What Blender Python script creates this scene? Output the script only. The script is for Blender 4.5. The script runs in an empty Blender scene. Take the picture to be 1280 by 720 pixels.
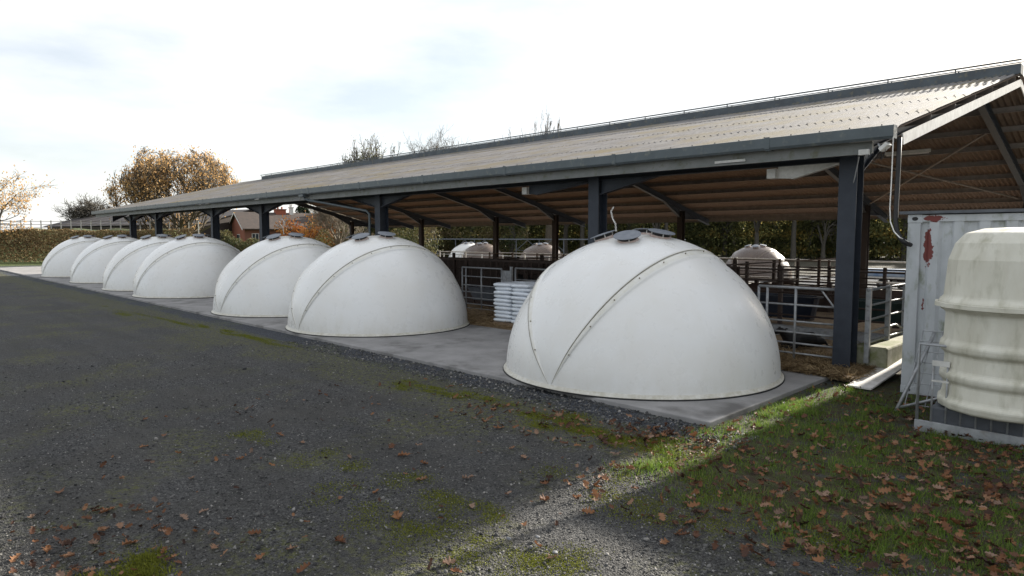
import bpy, math, random
import numpy as np
R = math.radians
PI = math.pi
sc = bpy.context.scene
COL = sc.collection
rnd = random.Random(7)

# ------------------------------------------------------------------ materials
def mat(name, c1, c2=None, scale=4.0, rough=0.7, metal=0.0, bump=0.0, bscale=60.0, c3=None, scale3=1.0,
        lo=0.35, hi=0.65, lo3=0.55, hi3=0.7, spec=0.4, obj=False, stretch=(1, 1, 1), coat=0.0, noise_detail=6):
    m = bpy.data.materials.new(name); m.use_nodes = True
    nt = m.node_tree; N = nt.nodes; L = nt.links
    b = N['Principled BSDF']
    b.inputs['Roughness'].default_value = rough; b.inputs['Metallic'].default_value = metal
    b.inputs['Specular IOR Level'].default_value = spec
    b.inputs['Coat Weight'].default_value = coat
    tc = N.new('ShaderNodeTexCoord' if obj else 'ShaderNodeNewGeometry')
    src = tc.outputs['Object'] if obj else tc.outputs['Position']
    mp = N.new('ShaderNodeMapping'); mp.inputs['Scale'].default_value = stretch
    L.new(src, mp.inputs['Vector'])
    def noise(s, d=noise_detail):
        n = N.new('ShaderNodeTexNoise'); n.inputs['Scale'].default_value = s; n.inputs['Detail'].default_value = d
        n.inputs['Roughness'].default_value = 0.6
        L.new(mp.outputs['Vector'], n.inputs['Vector']); return n.outputs['Fac']
    def rng(v, a, z):
        r = N.new('ShaderNodeMapRange'); r.inputs['From Min'].default_value = a; r.inputs['From Max'].default_value = z
        L.new(v, r.inputs['Value']); return r.outputs['Result']
    col = None
    def mix(f, a, bb):
        x = N.new('ShaderNodeMix'); x.data_type = 'RGBA'
        L.new(f, x.inputs['Factor'])
        for s, v in ((6, a), (7, bb)):
            if isinstance(v, tuple): x.inputs[s].default_value = (*v, 1)
            else: L.new(v, x.inputs[s])
        return x.outputs[2]
    if c2: col = mix(rng(noise(scale), lo, hi), c1, c2)
    if c3: col = mix(rng(noise(scale3), lo3, hi3), col or c1, c3)
    if col: L.new(col, b.inputs['Base Color'])
    else: b.inputs['Base Color'].default_value = (*c1, 1)
    if bump:
        bp = N.new('ShaderNodeBump'); bp.inputs['Strength'].default_value = bump; bp.inputs['Distance'].default_value = 0.01
        L.new(noise(bscale, 4), bp.inputs['Height']); L.new(bp.outputs['Normal'], b.inputs['Normal'])
    m['col'] = 1
    return m

def leafmat(name, stops, trans=0.35, rough=0.6, spec=.2):
    m = bpy.data.materials.new(name); m.use_nodes = True
    nt = m.node_tree; N = nt.nodes; L = nt.links
    b = N['Principled BSDF']; out = N['Material Output']
    b.inputs['Roughness'].default_value = rough; b.inputs['Specular IOR Level'].default_value = spec
    a = N.new('ShaderNodeAttribute'); a.attribute_name = 'tone'
    r = N.new('ShaderNodeValToRGB')
    el = r.color_ramp.elements
    while len(el) < len(stops): el.new(0.5)
    for i, c in enumerate(stops):
        el[i].position = i / (len(stops) - 1); el[i].color = (*c, 1)
    L.new(a.outputs['Fac'], r.inputs['Fac']); L.new(r.outputs['Color'], b.inputs['Base Color'])
    t = N.new('ShaderNodeBsdfTranslucent'); L.new(r.outputs['Color'], t.inputs['Color'])
    mx = N.new('ShaderNodeMixShader'); mx.inputs['Fac'].default_value = trans
    L.new(b.outputs['BSDF'], mx.inputs[1]); L.new(t.outputs['BSDF'], mx.inputs[2]); L.new(mx.outputs['Shader'], out.inputs['Surface'])
    return m

M = {}
def gel_mat(name, c1, c2, tan, grime, gs):
    m = bpy.data.materials.new(name); m.use_nodes = True
    nt = m.node_tree; N = nt.nodes; L = nt.links; b = N['Principled BSDF']
    b.inputs['Roughness'].default_value = .28; b.inputs['Specular IOR Level'].default_value = .5
    tc = N.new('ShaderNodeTexCoord'); oi = N.new('ShaderNodeObjectInfo'); O = tc.outputs['Object']
    def vm(op, a, bb):
        x = N.new('ShaderNodeVectorMath'); x.operation = op; L.new(a, x.inputs[0])
        if isinstance(bb, tuple): x.inputs[1].default_value = bb
        else: L.new(bb, x.inputs[1])
        return x.outputs[0]
    rv = vm('MULTIPLY', N.new('ShaderNodeCombineXYZ').outputs[0], (1, 1, 1))
    cb = N.new('ShaderNodeCombineXYZ')
    for i in range(3): L.new(oi.outputs['Location'], N.new('ShaderNodeSeparateXYZ').inputs[0]) if False else None
    P = vm('ADD', O, oi.outputs['Location'])
    def noise(s, sc_=(1, 1, 1), d=6, r=.6):
        mp = N.new('ShaderNodeMapping'); mp.inputs['Scale'].default_value = sc_; L.new(P, mp.inputs['Vector'])
        n = N.new('ShaderNodeTexNoise'); n.inputs['Scale'].default_value = s; n.inputs['Detail'].default_value = d; n.inputs['Roughness'].default_value = r
        L.new(mp.outputs['Vector'], n.inputs['Vector']); return n.outputs['Fac']
    def rng(v, a, z, c=0, d=1):
        r = N.new('ShaderNodeMapRange'); 
        for k_, q in zip(('From Min', 'From Max', 'To Min', 'To Max'), (a, z, c, d)): r.inputs[k_].default_value = q
        L.new(v, r.inputs['Value']); return r.outputs['Result']
    def mth(op, a, bb=0.0, c=None):
        x = N.new('ShaderNodeMath'); x.operation = op
        for i, v in enumerate((a, bb)):
            if isinstance(v, (int, float)): x.inputs[i].default_value = v
            else: L.new(v, x.inputs[i])
        return x.outputs[0]
    def mix(f, a, bb):
        x = N.new('ShaderNodeMix'); x.data_type = 'RGBA'; L.new(f, x.inputs['Factor'])
        for s_, v in ((6, a), (7, bb)):
            if isinstance(v, tuple): x.inputs[s_].default_value = (*v, 1)
            else: L.new(v, x.inputs[s_])
        return x.outputs[2]
    sx = N.new('ShaderNodeSeparateXYZ'); L.new(O, sx.inputs[0])
    base = mix(rng(noise(1.1), .4, .62), c1, c2)
    base = mix(rng(noise(3.0, (1.6, 1.6, .22)), .58, .84, 0, .26), base, tan)        # faint rain streaks
    z = sx.outputs['Z']
    g = mth('MULTIPLY', rng(z, .55, .02), rng(noise(7, (1, 1, .5), 7, .7), .38, .68, .1, 1))
    base = mix(mth('MULTIPLY', g, gs), base, grime)                                  # splashed dirt round the foot
    ang = mth('MULTIPLY', mth('ARCTAN2', mth('SUBTRACT', z, .03), sx.outputs['X']), 57.2958)
    for c_, w_ in ((61.2, 1.7), (125.3, 1.6)):
        d_ = mth('ABSOLUTE', mth('SUBTRACT', ang, c_))
        f = mth('MULTIPLY', rng(d_, w_+.5, w_-.2), rng(noise(9, d=4), .3, .6, .25, .75))
        base = mix(f, base, tan)
    top = mth('MULTIPLY', rng(z, 1.98, 2.16), rng(noise(6, d=6), .40, .65, 0, .5))
    base = mix(top, base, grime)
    sp = rng(noise(38, d=3, r=.5), .735, .78, 0, .4)
    base = mix(sp, base, grime)
    L.new(base, b.inputs['Base Color'])
    L.new(rng(noise(5), .35, .7, .24, .42), b.inputs['Roughness'])
    return m
M['gel'] = gel_mat('gelcoat', (.76, .76, .745), (.73, .72, .69), (.62, .60, .52), (.50, .47, .38), .30)
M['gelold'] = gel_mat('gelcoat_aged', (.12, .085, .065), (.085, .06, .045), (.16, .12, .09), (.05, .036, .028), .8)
M['geledge'] = mat('gelcoat_edge', (.60, .585, .53), (.46, .435, .36), 12, .45, obj=True)
M['gasket'] = mat('gasket', (.10, .085, .05), (.17, .14, .085), 30, .7)
M['rubber'] = mat('rubber', (.015, .015, .016), rough=.6)
M['capgrey'] = mat('cap_grey', (.13, .145, .17), (.19, .205, .23), 10, .5, obj=True)
M['pinkring'] = mat('vent_ring', (.50, .42, .38), (.38, .27, .23), 12, .6)
M['conc'] = mat('concrete', (.30, .29, .285), (.21, .205, .20), 1.6, .85, bump=.25, bscale=90, c3=(.12, .115, .11), scale3=1.1, lo3=.52, hi3=.68)
M['concold'] = mat('concrete_mossy', (.34, .33, .25), (.20, .20, .12), 5, .9, bump=.4, bscale=50, c3=(.13, .15, .04), scale3=3.5, lo3=.5, hi3=.66)
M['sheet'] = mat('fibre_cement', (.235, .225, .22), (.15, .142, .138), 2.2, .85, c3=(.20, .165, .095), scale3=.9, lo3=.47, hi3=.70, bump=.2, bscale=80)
M['soffit'] = mat('fibre_cement_shaded', (.165, .12, .095), (.13, .095, .078), 4, .9)  # sheet colour browned for the shade and straw bounce below the roof
M['bolt'] = mat('bolt', (.06, .055, .05))
M['steel'] = mat('frame_paint', (.030, .037, .051), (.022, .028, .040), 6, .55, c3=(.045, .046, .05), scale3=18, lo3=.6, hi3=.75)
M['steelbrown'] = mat('rear_post_brown', (.030, .021, .020), (.022, .018, .018), 6, .6)  # dark brown tone for the rear posts
M['gutter'] = mat('gutter_paint', (.085, .105, .115), (.07, .087, .095), 3, .4, c3=(.16, .17, .15), scale3=9, lo3=.55, hi3=.8)
M['fascia'] = mat('fascia_paint', (.23, .235, .23), (.17, .18, .17), 2.5, .6, c3=(.14, .14, .10), scale3=7)
M['purlin'] = mat('galvanised_purlin', (.24, .21, .19), (.17, .15, .135), 5, .6, metal=.15)
M['galv'] = mat('galvanised', (.38, .39, .40), (.27, .28, .29), 14, .5, metal=.4, c3=(.22, .2, .17), scale3=9, lo3=.55, hi3=.8)
M['galvwhite'] = mat('galvanised_pale', (.66, .65, .62), (.5, .49, .46), 8, .55)
M['ridge'] = mat('ridge_vent', (.10, .12, .135), (.075, .085, .095), 3, .7, c3=(.17, .16, .12), scale3=8)
M['rail'] = mat('rusty_rail', (.038, .026, .021), (.06, .038, .029), 12, .75)
M['railpale'] = mat('pale_rail', (.6, .58, .54), (.4, .38, .35), 8)
M['black'] = mat('black_hide', (.008, .008, .009), (.016, .015, .014), 14, .65)
M['hidebrown'] = mat('brown_hide', (.05, .025, .015), (.03, .016, .012), 10, .75)
M['bag'] = mat('feed_bag', (.72, .76, .80), (.62, .66, .71), 9, .35, bump=.6, bscale=16, spec=.5)
M['wood'] = mat('pallet_wood', (.24, .17, .11), (.16, .11, .07), 12, .85)
M['white'] = mat('white_paint', (.78, .77, .75), (.6, .58, .54), 9, .6)
M['boardw'] = mat('board', (.72, .70, .68), (.55, .52, .48), 7, .6, c3=(.30, .26, .2), scale3=5, lo3=.56, hi3=.7)
M['cream'] = mat('cream_plastic', (.66, .645, .56), (.55, .53, .44), 3, .5, c3=(.30, .29, .20), scale3=5, lo3=.52, hi3=.85, bump=.15, bscale=30, stretch=(1.5, 1.5, .5))
M['bluetub'] = mat('blue_plastic', (.012, .018, .035), (.01, .014, .025), 5, .4)
M['greentub'] = mat('green_plastic', (.012, .035, .032), (.01, .025, .022), 5, .4)
M['greypl'] = mat('grey_panel', (.10, .11, .125), (.07, .075, .085), 8, .6)
M['bark'] = mat('bark', (.10, .08, .055), (.06, .05, .035), 6, .9, bump=.5, bscale=20)
M['barkpale'] = mat('bark_pale', (.30, .26, .20), (.20, .17, .13), 6, .9)
M['barkgrey'] = mat('bark_grey', (.09, .08, .065), (.055, .05, .04), 6, .9)
M['brick'] = None
M['tile'] = mat('roof_tile', (.085, .065, .055), (.06, .05, .045), 2, .85, bump=.5, bscale=12)
M['glass'] = mat('window_glass', (.05, .06, .07), rough=.1)
M['barnroof'] = mat('barn_roof', (.07, .06, .058), (.05, .045, .045), .6, .8)
M['barnwall'] = mat('barn_cladding', (.05, .04, .035), (.035, .03, .028), 1, .85, stretch=(6, 6, .3))
M['slate'] = mat('slate_roof', (.16, .18, .21), (.12, .14, .165), 1, .6)
M['stonewall'] = mat('stone_wall', (.20, .17, .14), (.14, .12, .10), 3, .9)
M['oak'] = leafmat('oak_leaf', [(.30, .17, .07), (.50, .30, .12), (.66, .42, .18), (.60, .46, .27)], .5)
M['orange'] = leafmat('beech_leaf', [(.13, .04, .015), (.38, .12, .03), (.42, .20, .05), (.14, .13, .03)], .35)
M['evergreen'] = leafmat('evergreen', [(.012, .022, .010), (.025, .045, .018), (.04, .06, .02)], .15)
M['woodleaf'] = leafmat('wood_leaf', [(.045, .052, .026), (.09, .10, .045), (.16, .165, .065), (.30, .22, .07)], .55, 1.0, 0.0)
M['bushleaf'] = leafmat('bush_leaf', [(.035, .045, .018), (.08, .09, .035), (.15, .13, .05), (.12, .09, .05)], .3)
M['hedgeleaf'] = leafmat('hedge_leaf', [(.10, .07, .035), (.17, .12, .06), (.20, .14, .07), (.13, .11, .045)], .25)
M['grass'] = leafmat('grass_blade', [(.06, .10, .018), (.11, .19, .028), (.18, .25, .045), (.26, .23, .10)], .4)
M['moss'] = leafmat('moss', [(.09, .10, .018), (.17, .185, .025), (.25, .26, .045)], .25, .9)
M['leaf'] = leafmat('fallen_leaf', [(.035, .02, .015), (.08, .038, .024), (.17, .075, .035), (.25, .12, .055), (.26, .17, .12), (.14, .09, .065)], .15)
M['straw'] = leafmat('straw_stalk', [(.14, .09, .05), (.28, .20, .11), (.45, .34, .19)], .2)
M['stone'] = leafmat('gravel_stone', [(.028, .028, .029), (.07, .069, .068), (.14, .137, .13), (.30, .285, .265)], .0, .85)

# ------------------------------------------------------------------ mesh helpers
class MB:
    def __init__(s): s.v = []; s.f = []; s.t = []
    def quad(s, a, b, c, d, t=0.0):
        n = len(s.v); s.v += [a, b, c, d]; s.f.append((n, n+1, n+2, n+3)); s.t.append(t)
    def poly(s, vs, faces, t=0.0):
        n = len(s.v); s.v += [tuple(p) for p in vs]
        for f in faces: s.f.append(tuple(i + n for i in f)); s.t.append(t)
    def box(s, x0, x1, y0, y1, z0, z1, t=0.0):
        s.poly([(x0,y0,z0),(x1,y0,z0),(x1,y1,z0),(x0,y1,z0),(x0,y0,z1),(x1,y0,z1),(x1,y1,z1),(x0,y1,z1)],
               [(0,3,2,1),(4,5,6,7),(0,1,5,4),(1,2,6,5),(2,3,7,6),(3,0,4,7)], t)
    def bar(s, p, q, w, h, up=(0, 0, 1), t=0.0):        # rectangular section bar from p to q
        p = np.array(p, float); q = np.array(q, float); d = q - p; d /= np.linalg.norm(d)
        u = np.array(up, float); sd = np.cross(d, u); 
        if np.linalg.norm(sd) < 1e-4: sd = np.cross(d, (1, 0, 0))
        sd /= np.linalg.norm(sd); u = np.cross(sd, d)
        vs = []
        for e in (p, q):
            for a, b in ((-1,-1),(1,-1),(1,1),(-1,1)): vs.append(tuple(e + sd*a*w/2 + u*b*h/2))
        s.poly(vs, [(3,2,1,0),(4,5,6,7),(0,1,5,4),(1,2,6,5),(2,3,7,6),(3,0,4,7)], t)
    def tube(s, pts, r, n=8, caps=True, t=0.0):
        pts = [np.array(p, float) for p in pts]
        rs = r if isinstance(r, (list, tuple)) else [r]*len(pts)
        base = len(s.v); prev = None
        for i, p in enumerate(pts):
            d = pts[min(i+1, len(pts)-1)] - pts[max(i-1, 0)]; d = d/(np.linalg.norm(d)+1e-9)
            if prev is None:
                a = np.cross(d, (0, 0, 1)) if abs(d[2]) < .9 else np.cross(d, (1, 0, 0))
            else: a = prev - d*np.dot(prev, d)
            a /= np.linalg.norm(a); prev = a; b = np.cross(d, a)
            for k in range(n):
                an = 2*PI*k/n; s.v.append(tuple(p + (a*math.cos(an) + b*math.sin(an))*rs[i]))
        for i in range(len(pts)-1):
            for k in range(n):
                k2 = (k+1) % n
                s.f.append((base+i*n+k, base+i*n+k2, base+(i+1)*n+k2, base+(i+1)*n+k)); s.t.append(t)
        if caps:
            s.f.append(tuple(base+k for k in reversed(range(n)))); s.t.append(t)
            e = base+(len(pts)-1)*n; s.f.append(tuple(e+k for k in range(n))); s.t.append(t)
    def lathe(s, prof, n=32, c=(0, 0, 0), caps=True):
        base = len(s.v)
        for r, z in prof:
            for k in range(n):
                a = 2*PI*k/n; s.v.append((c[0]+r*math.cos(a), c[1]+r*math.sin(a), c[2]+z))
        m = len(prof)
        for i in range(m-1):
            for k in range(n):
                k2 = (k+1) % n; s.f.append((base+i*n+k, base+i*n+k2, base+(i+1)*n+k2, base+(i+1)*n+k)); s.t.append(0)
        if caps:
            s.f.append(tuple(base+k for k in reversed(range(n)))); s.t.append(0)
            s.f.append(tuple(base+(m-1)*n+k for k in range(n))); s.t.append(0)
    def build(s, name, m, parent=None, smooth=False, tone=False, loc=None, bevel=0):
        me = bpy.data.meshes.new(name); me.from_pydata(s.v, [], s.f); me.update()
        if smooth: me.polygons.foreach_set('use_smooth', [True]*len(me.polygons))
        if tone:
            a = me.attributes.new('tone', 'FLOAT', 'FACE'); a.data.foreach_set('value', s.t)
        me.materials.append(m)
        o = bpy.data.objects.new(name, me); COL.objects.link(o)
        if parent: o.parent = parent
        if loc: o.location = loc
        if bevel:
            b = o.modifiers.new('bevel', 'BEVEL'); b.width = bevel; b.segments = 2; b.limit_method = 'ANGLE'
        return o

def np_mesh(name, V, k, m, parent=None, tones=None, smooth=False, tmplF=None):
    """V: (n, k, 3) vertices of n copies; tmplF: faces of the template (equal size); tones per copy"""
    n = V.shape[0]; F = np.array(tmplF); nf, fs = F.shape
    me = bpy.data.meshes.new(name)
    me.vertices.add(n*k); me.vertices.foreach_set('co', V.reshape(-1).astype(np.float32))
    idx = (F[None] + (np.arange(n)*k)[:, None, None]).reshape(-1)
    me.loops.add(len(idx)); me.loops.foreach_set('vertex_index', idx.astype(np.int32))
    me.polygons.add(n*nf); me.polygons.foreach_set('loop_start', (np.arange(n*nf)*fs).astype(np.int32))
    if smooth: me.polygons.foreach_set('use_smooth', np.ones(n*nf, bool))
    me.update(calc_edges=True)
    if tones is not None:
        a = me.attributes.new('tone', 'FLOAT', 'FACE'); a.data.foreach_set('value', np.repeat(tones, nf).astype(np.float32))
    me.materials.append(m)
    o = bpy.data.objects.new(name, me); COL.objects.link(o)
    if parent: o.parent = parent
    return o

def tag(o, label=None, cat=None, group=None, kind=None):
    if label: o['label'] = label
    if cat: o['category'] = cat
    if group: o['group'] = group
    if kind: o['kind'] = kind
    return o
def thing(name, label, cat, loc=(0, 0, 0), rz=0, group=None):
    o = bpy.data.objects.new(name, None); COL.objects.link(o)
    o.location = loc; o.rotation_euler = (0, 0, rz); o.empty_display_size = .2
    return tag(o, label, cat, group)
def dup(root, loc, rz=0, label=None, group=None, scale=None):
    r = root.copy(); COL.objects.link(r); r.location = loc; r.rotation_euler = (0, 0, rz)
    if label: r['label'] = label
    if group: r['group'] = group
    if scale: r.scale = scale
    for ch in list(root.children):
        c = ch.copy(); COL.objects.link(c); c.parent = r
        for g in list(ch.children):
            d = g.copy(); COL.objects.link(d); d.parent = c
    return r

def rotmats(n, rg, tilt=1.0):
    """n random rotation matrices; tilt 0 = lying flat"""
    a = rg.uniform(0, 2*PI, n); b = rg.normal(0, 1, n)*tilt; c = rg.normal(0, 1, n)*tilt
    ca, sa, cb, sb, cc, s_ = np.cos(a), np.sin(a), np.cos(b), np.sin(b), np.cos(c), np.sin(c)
    z = np.zeros(n); o = np.ones(n)
    Rz = np.stack([ca, -sa, z, sa, ca, z, z, z, o], -1).reshape(n, 3, 3)
    Ry = np.stack([cb, z, sb, z, o, z, -sb, z, cb], -1).reshape(n, 3, 3)
    Rx = np.stack([o, z, z, z, cc, -s_, z, s_, cc], -1).reshape(n, 3, 3)
    return Rz @ Ry @ Rx
def scatter(name, tv, tf, pos, size, rg, m, tilt=1.0, tones=None, parent=None, smooth=False, zscale=None):
    n = len(pos); T = np.array(tv, float)
    Rm = rotmats(n, rg, tilt)
    P = T[None]*np.asarray(size).reshape(n, -1)[:, None, :]
    V = np.einsum('nij,nkj->nki', Rm, P) + pos[:, None, :]
    if tones is None: tones = rg.uniform(0, 1, n)
    return np_mesh(name, V, len(tv), m, parent, tones, smooth, tf)

# ------------------------------------------------------------------ terrain
def hgt(x, y):
    """ground height: level yard, falling behind the shed"""
    t = min(max((y-31.5)/7, 0), 1); t = t*t*(3-2*t)
    z = -.5*t
    if y < 6.9 and abs(x) < 60:
        z += .012*math.sin(x*1.3+y*.7)*math.sin(y*1.9-x*.4)+.008*math.sin(x*4.1+1)*math.sin(y*3.7)
        e = max(0, 1-(6.9-y)/.8); z = z*(1-e)
    if x > -3.7 and 6.5 < y < 12: z += .01*math.sin(x*5)*math.sin(y*4)
    d = math.hypot(x+60, y-30)
    if d > 120: z += (d-120)*.008*(1+.4*math.sin(x*.02))
    return z
def axis(a, b, fine0, fine1, step, g=1.25):
    L = list(np.arange(fine0, fine1+1e-6, step)); s = step; x = fine0
    lo = []
    while x > a: s *= g; x -= s; lo.append(x)
    s = step; x = L[-1]; hi = []
    while x < b: s *= g; x += s; hi.append(x)
    return lo[::-1] + L + hi
xs = axis(-700, 500, -12, 3, .12); ys = axis(-300, 700, -1, 12, .12)
g = MB()
g.v = [(x, y, hgt(x, y)) for y in ys for x in xs]; nx = len(xs)
g.f = [(j*nx+i, j*nx+i+1, (j+1)*nx+i+1, (j+1)*nx+i) for j in range(len(ys)-1) for i in range(nx-1)]; g.t = [0]*len(g.f)

def ground_mat():
    m = bpy.data.materials.new('gravel_ground'); m.use_nodes = True
    nt = m.node_tree; N = nt.nodes; L = nt.links; b = N['Principled BSDF']; b.inputs['Roughness'].default_value = .9
    b.inputs['Specular IOR Level'].default_value = .3
    geo = N.new('ShaderNodeNewGeometry'); P = geo.outputs['Position']
    sx = N.new('ShaderNodeSeparateXYZ'); L.new(P, sx.inputs[0])
    def noise(s, d=5, r=.6):
        n = N.new('ShaderNodeTexNoise'); n.inputs['Scale'].default_value = s; n.inputs['Detail'].default_value = d; n.inputs['Roughness'].default_value = r
        L.new(P, n.inputs['Vector']); return n.outputs['Fac']
    def rng(v, a, z, c=0, d=1):
        r = N.new('ShaderNodeMapRange'); r.inputs['From Min'].default_value = a; r.inputs['From Max'].default_value = z
        r.inputs['To Min'].default_value = c; r.inputs['To Max'].default_value = d
        L.new(v, r.inputs['Value']); return r.outputs['Result']
    def mth(op, a, bb):
        x = N.new('ShaderNodeMath'); x.operation = op
        for i, v in enumerate((a, bb)):
            if isinstance(v, (int, float)): x.inputs[i].default_value = v
            else: L.new(v, x.inputs[i])
        return x.outputs[0]
    def mix(f, a, bb):
        x = N.new('ShaderNodeMix'); x.data_type = 'RGBA'; L.new(f, x.inputs['Factor'])
        for s, v in ((6, a), (7, bb)):
            if isinstance(v, tuple): x.inputs[s].default_value = (*v, 1)
            else: L.new(v, x.inputs[s])
        return x.outputs[2]
    vo = N.new('ShaderNodeTexVoronoi'); vo.inputs['Scale'].default_value = 75; L.new(P, vo.inputs['Vector'])
    vb = N.new('ShaderNodeTexVoronoi'); vb.inputs['Scale'].default_value = 48; L.new(P, vb.inputs['Vector'])
    bw = N.new('ShaderNodeSeparateColor'); L.new(vo.outputs['Color'], bw.inputs[0])
    bw2 = N.new('ShaderNodeSeparateColor'); L.new(vb.outputs['Color'], bw2.inputs[0])
    stone = mix(rng(bw.outputs[0], 0, 1), (.016, .016, .0165), (.118, .117, .114))
    stone = mix(rng(bw2.outputs[0], .93, .97), stone, (.17, .165, .155))
    fines = mix(noise(160, 3), (.044, .042, .038), (.094, .089, .079))
    base = mix(rng(noise(1.1), .4, .62, 0, .75), stone, fines)              # compacted wheel tracks against loose stone
    mp2 = N.new('ShaderNodeMapping'); mp2.inputs['Scale'].default_value = (.16, 1.3, 1); L.new(P, mp2.inputs['Vector'])
    n2 = N.new('ShaderNodeTexNoise'); n2.inputs['Scale'].default_value = 1.4; n2.inputs['Detail'].default_value = 6; n2.inputs['Roughness'].default_value = .65; L.new(mp2.outputs['Vector'], n2.inputs['Vector'])
    base = mix(rng(n2.outputs['Fac'], .38, .62, .32, 0), base, (.022, .022, .023))      # damp darker runs along the drive
    # bluish clean gravel beside the slab
    wob = mth('MULTIPLY', mth('SUBTRACT', noise(2.5), .5), .5)
    band = rng(mth('ADD', sx.outputs['Y'], wob), 6.28, 6.45)
    clean = mix(rng(bw2.outputs[1], 0, 1), (.018, .021, .028), (.08, .088, .105))
    base = mix(band, base, clean)
    # moss
    mz = mth('MULTIPLY', rng(sx.outputs['Y'], 5.0, 5.9), rng(sx.outputs['Y'], 6.35, 6.55, 1, 0))
    ms = rng(mth('ADD', noise(.7, 4), mth('MULTIPLY', mz, .26)), .50, .64)
    ms = mth('MULTIPLY', ms, rng(noise(14, 5, .75), .46, .60))
    ms = mth('MULTIPLY', ms, rng(sx.outputs['Y'], 6.5, 6.4))if False else ms
    base = mix(mth('MULTIPLY', ms, .8), base, (.12, .125, .03))
    # soil and turf on the right of the slab
    soil = mix(noise(25), (.035, .025, .017), (.075, .05, .03))
    turf = mix(rng(noise(9, 5, .7), .42, .6), soil, (.06, .07, .02))
    rt = mth('MULTIPLY', rng(mth('ADD', sx.outputs['X'], mth('MULTIPLY', wob, 2)), -4.1, -3.3), rng(mth('ADD', mth('ADD', sx.outputs['Y'], mth('MULTIPLY', sx.outputs['X'], .15)), mth('MULTIPLY', wob, 2)), 4.3, 5.0))
    base = mix(mth('MULTIPLY', rt, rng(noise(5, 5), .32, .5)), base, turf)
    # far land is field grass
    far = mth('MAXIMUM', rng(sx.outputs['X'], -62, -66), rng(sx.outputs['Y'], 47, 50))
    field = mix(noise(.15), (.07, .10, .025), (.11, .13, .04))
    field = mix(rng(mth('SUBTRACT', sx.outputs['Y'], mth('MULTIPLY', sx.outputs['X'], -.05)), 42, 46), field, (.04, .035, .02))
    base = mix(far, base, field)
    L.new(base, b.inputs['Base Color'])
    bp = N.new('ShaderNodeBump'); bp.inputs['Strength'].default_value = 1.0; bp.inputs['Distance'].default_value = .018
    h = mth('ADD', vo.outputs['Distance'], mth('MULTIPLY', vb.outputs['Distance'], .8)); h = mth('SUBTRACT', noise(40, 4), h)
    L.new(h, bp.inputs['Height']); L.new(bp.outputs['Normal'], b.inputs['Normal'])
    return m
gr = g.build('ground', ground_mat(), smooth=True); tag(gr, kind='structure')

# concrete slab the domes stand on
s = MB(); s.box(-60, -3.78, 6.98, 10.75, -.15, .06)
o = s.build('slab', M['conc'], bevel=.012); tag(o, kind='structure')
# straw bedded floor under the roof
def straw_mat():
    m = mat('straw_floor', (.40, .30, .20), (.24, .175, .11), 9, .95, bump=1.0, bscale=45, c3=(.12, .085, .055), scale3=.8, lo3=.5, hi3=.7)
    return m
M['strawfloor'] = straw_mat()
s = MB()
nx2, ny2 = 180, 60
X0, X1, Y0, Y1 = -60, -3.55, 10.65, 28.6
for j in range(ny2+1):
    for i in range(nx2+1):
        x = X0+(X1-X0)*i/nx2; y = Y0+(Y1-Y0)*j/ny2
        e = min(1, (y-Y0)/.5, (X1-x)/.3+.0)
        s.v.append((x, y, .012+max(0, e)*(.075+.03*math.sin(x*2.3+y)*math.sin(y*1.9))))
s.f = [(j*(nx2+1)+i, j*(nx2+1)+i+1, (j+1)*(nx2+1)+i+1, (j+1)*(nx2+1)+i) for j in range(ny2) for i in range(nx2)]; s.t = [0]*len(s.f)
o = s.build('straw_floor', M['strawfloor'], smooth=True); tag(o, kind='structure')
s = MB(); s.box(-60, 30, 28.7, 31.5, -.1, .02)
M['yardc'] = mat('yard_concrete', (.36, .34, .31), (.28, .26, .24), 1, .9, c3=(.2, .18, .14), scale3=.6)
o = s.build('yard', M['yardc']); tag(o, kind='structure')

# ------------------------------------------------------------------ shed
SL = .25
RZ, RY = 6.02, 19.6
def zf(y): return RZ - SL*abs(y-RY)
XL, XR = -46.7, -2.9
shed = thing('open_shed', 'long open sided cattle shed with corrugated fibre cement roof and slate blue steel posts', 'shed', (-25, 19.6, 0))
class SB(MB):
    def build(s, name, m, parent=shed, **k):
        s.v = [(x+25, y-19.6, z) for x, y, z in s.v]
        return MB.build(s, name, m, parent, **k)
def roof_sheets(ylist, sgn, name):
    b = SB(); pitch = .146; n = int((XR-XL)/pitch); sub = 8
    for ci in range(len(ylist)-1):
        ya, yb = ylist[ci], ylist[ci+1]                # ya is lower edge
        ya2 = ya - sgn*.12 if ci else ya               # lap over the course below
        off = .0 + .014
        base = len(b.v); cols = n*sub+1
        for (y, dz) in ((ya2, .008 if ci else .0), (yb, .0)):
            for i in range(cols):
                x = XL + i*pitch/sub; w = .03*math.cos(2*PI*i/sub)
                b.v.append((x, y, zf(y) + w + dz))
        for i in range(cols-1): b.f.append((base+i, base+i+1, base+cols+i+1, base+cols+i) if sgn > 0 else (base+i+1, base+i, base+cols+i, base+cols+i+1)); b.t.append(0)
        # thickness: front lip of every course
        base2 = len(b.v)
        for i in range(cols):
            x = XL + i*pitch/sub; w = .03*math.cos(2*PI*i/sub)
            b.v.append((x, ya2, zf(ya2) + w + (.008 if ci else 0) - .008))
        for i in range(cols-1): b.f.append((base+i, base2+i, base2+i+1, base+i+1)); b.t.append(0)
    # underside sheet, 9 mm below
    return b.build(name, M['sheet'], smooth=False)
fy = [10.55, 12.5, 14.85, 17.2, 19.5]
roof_sheets(fy, 1, 'roof_slope')
ry = [31.0, 29.3, 27.4, 25.5, 23.6, 21.7, 19.7]
roof_sheets(ry, -1, 'roof_slope')
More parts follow.
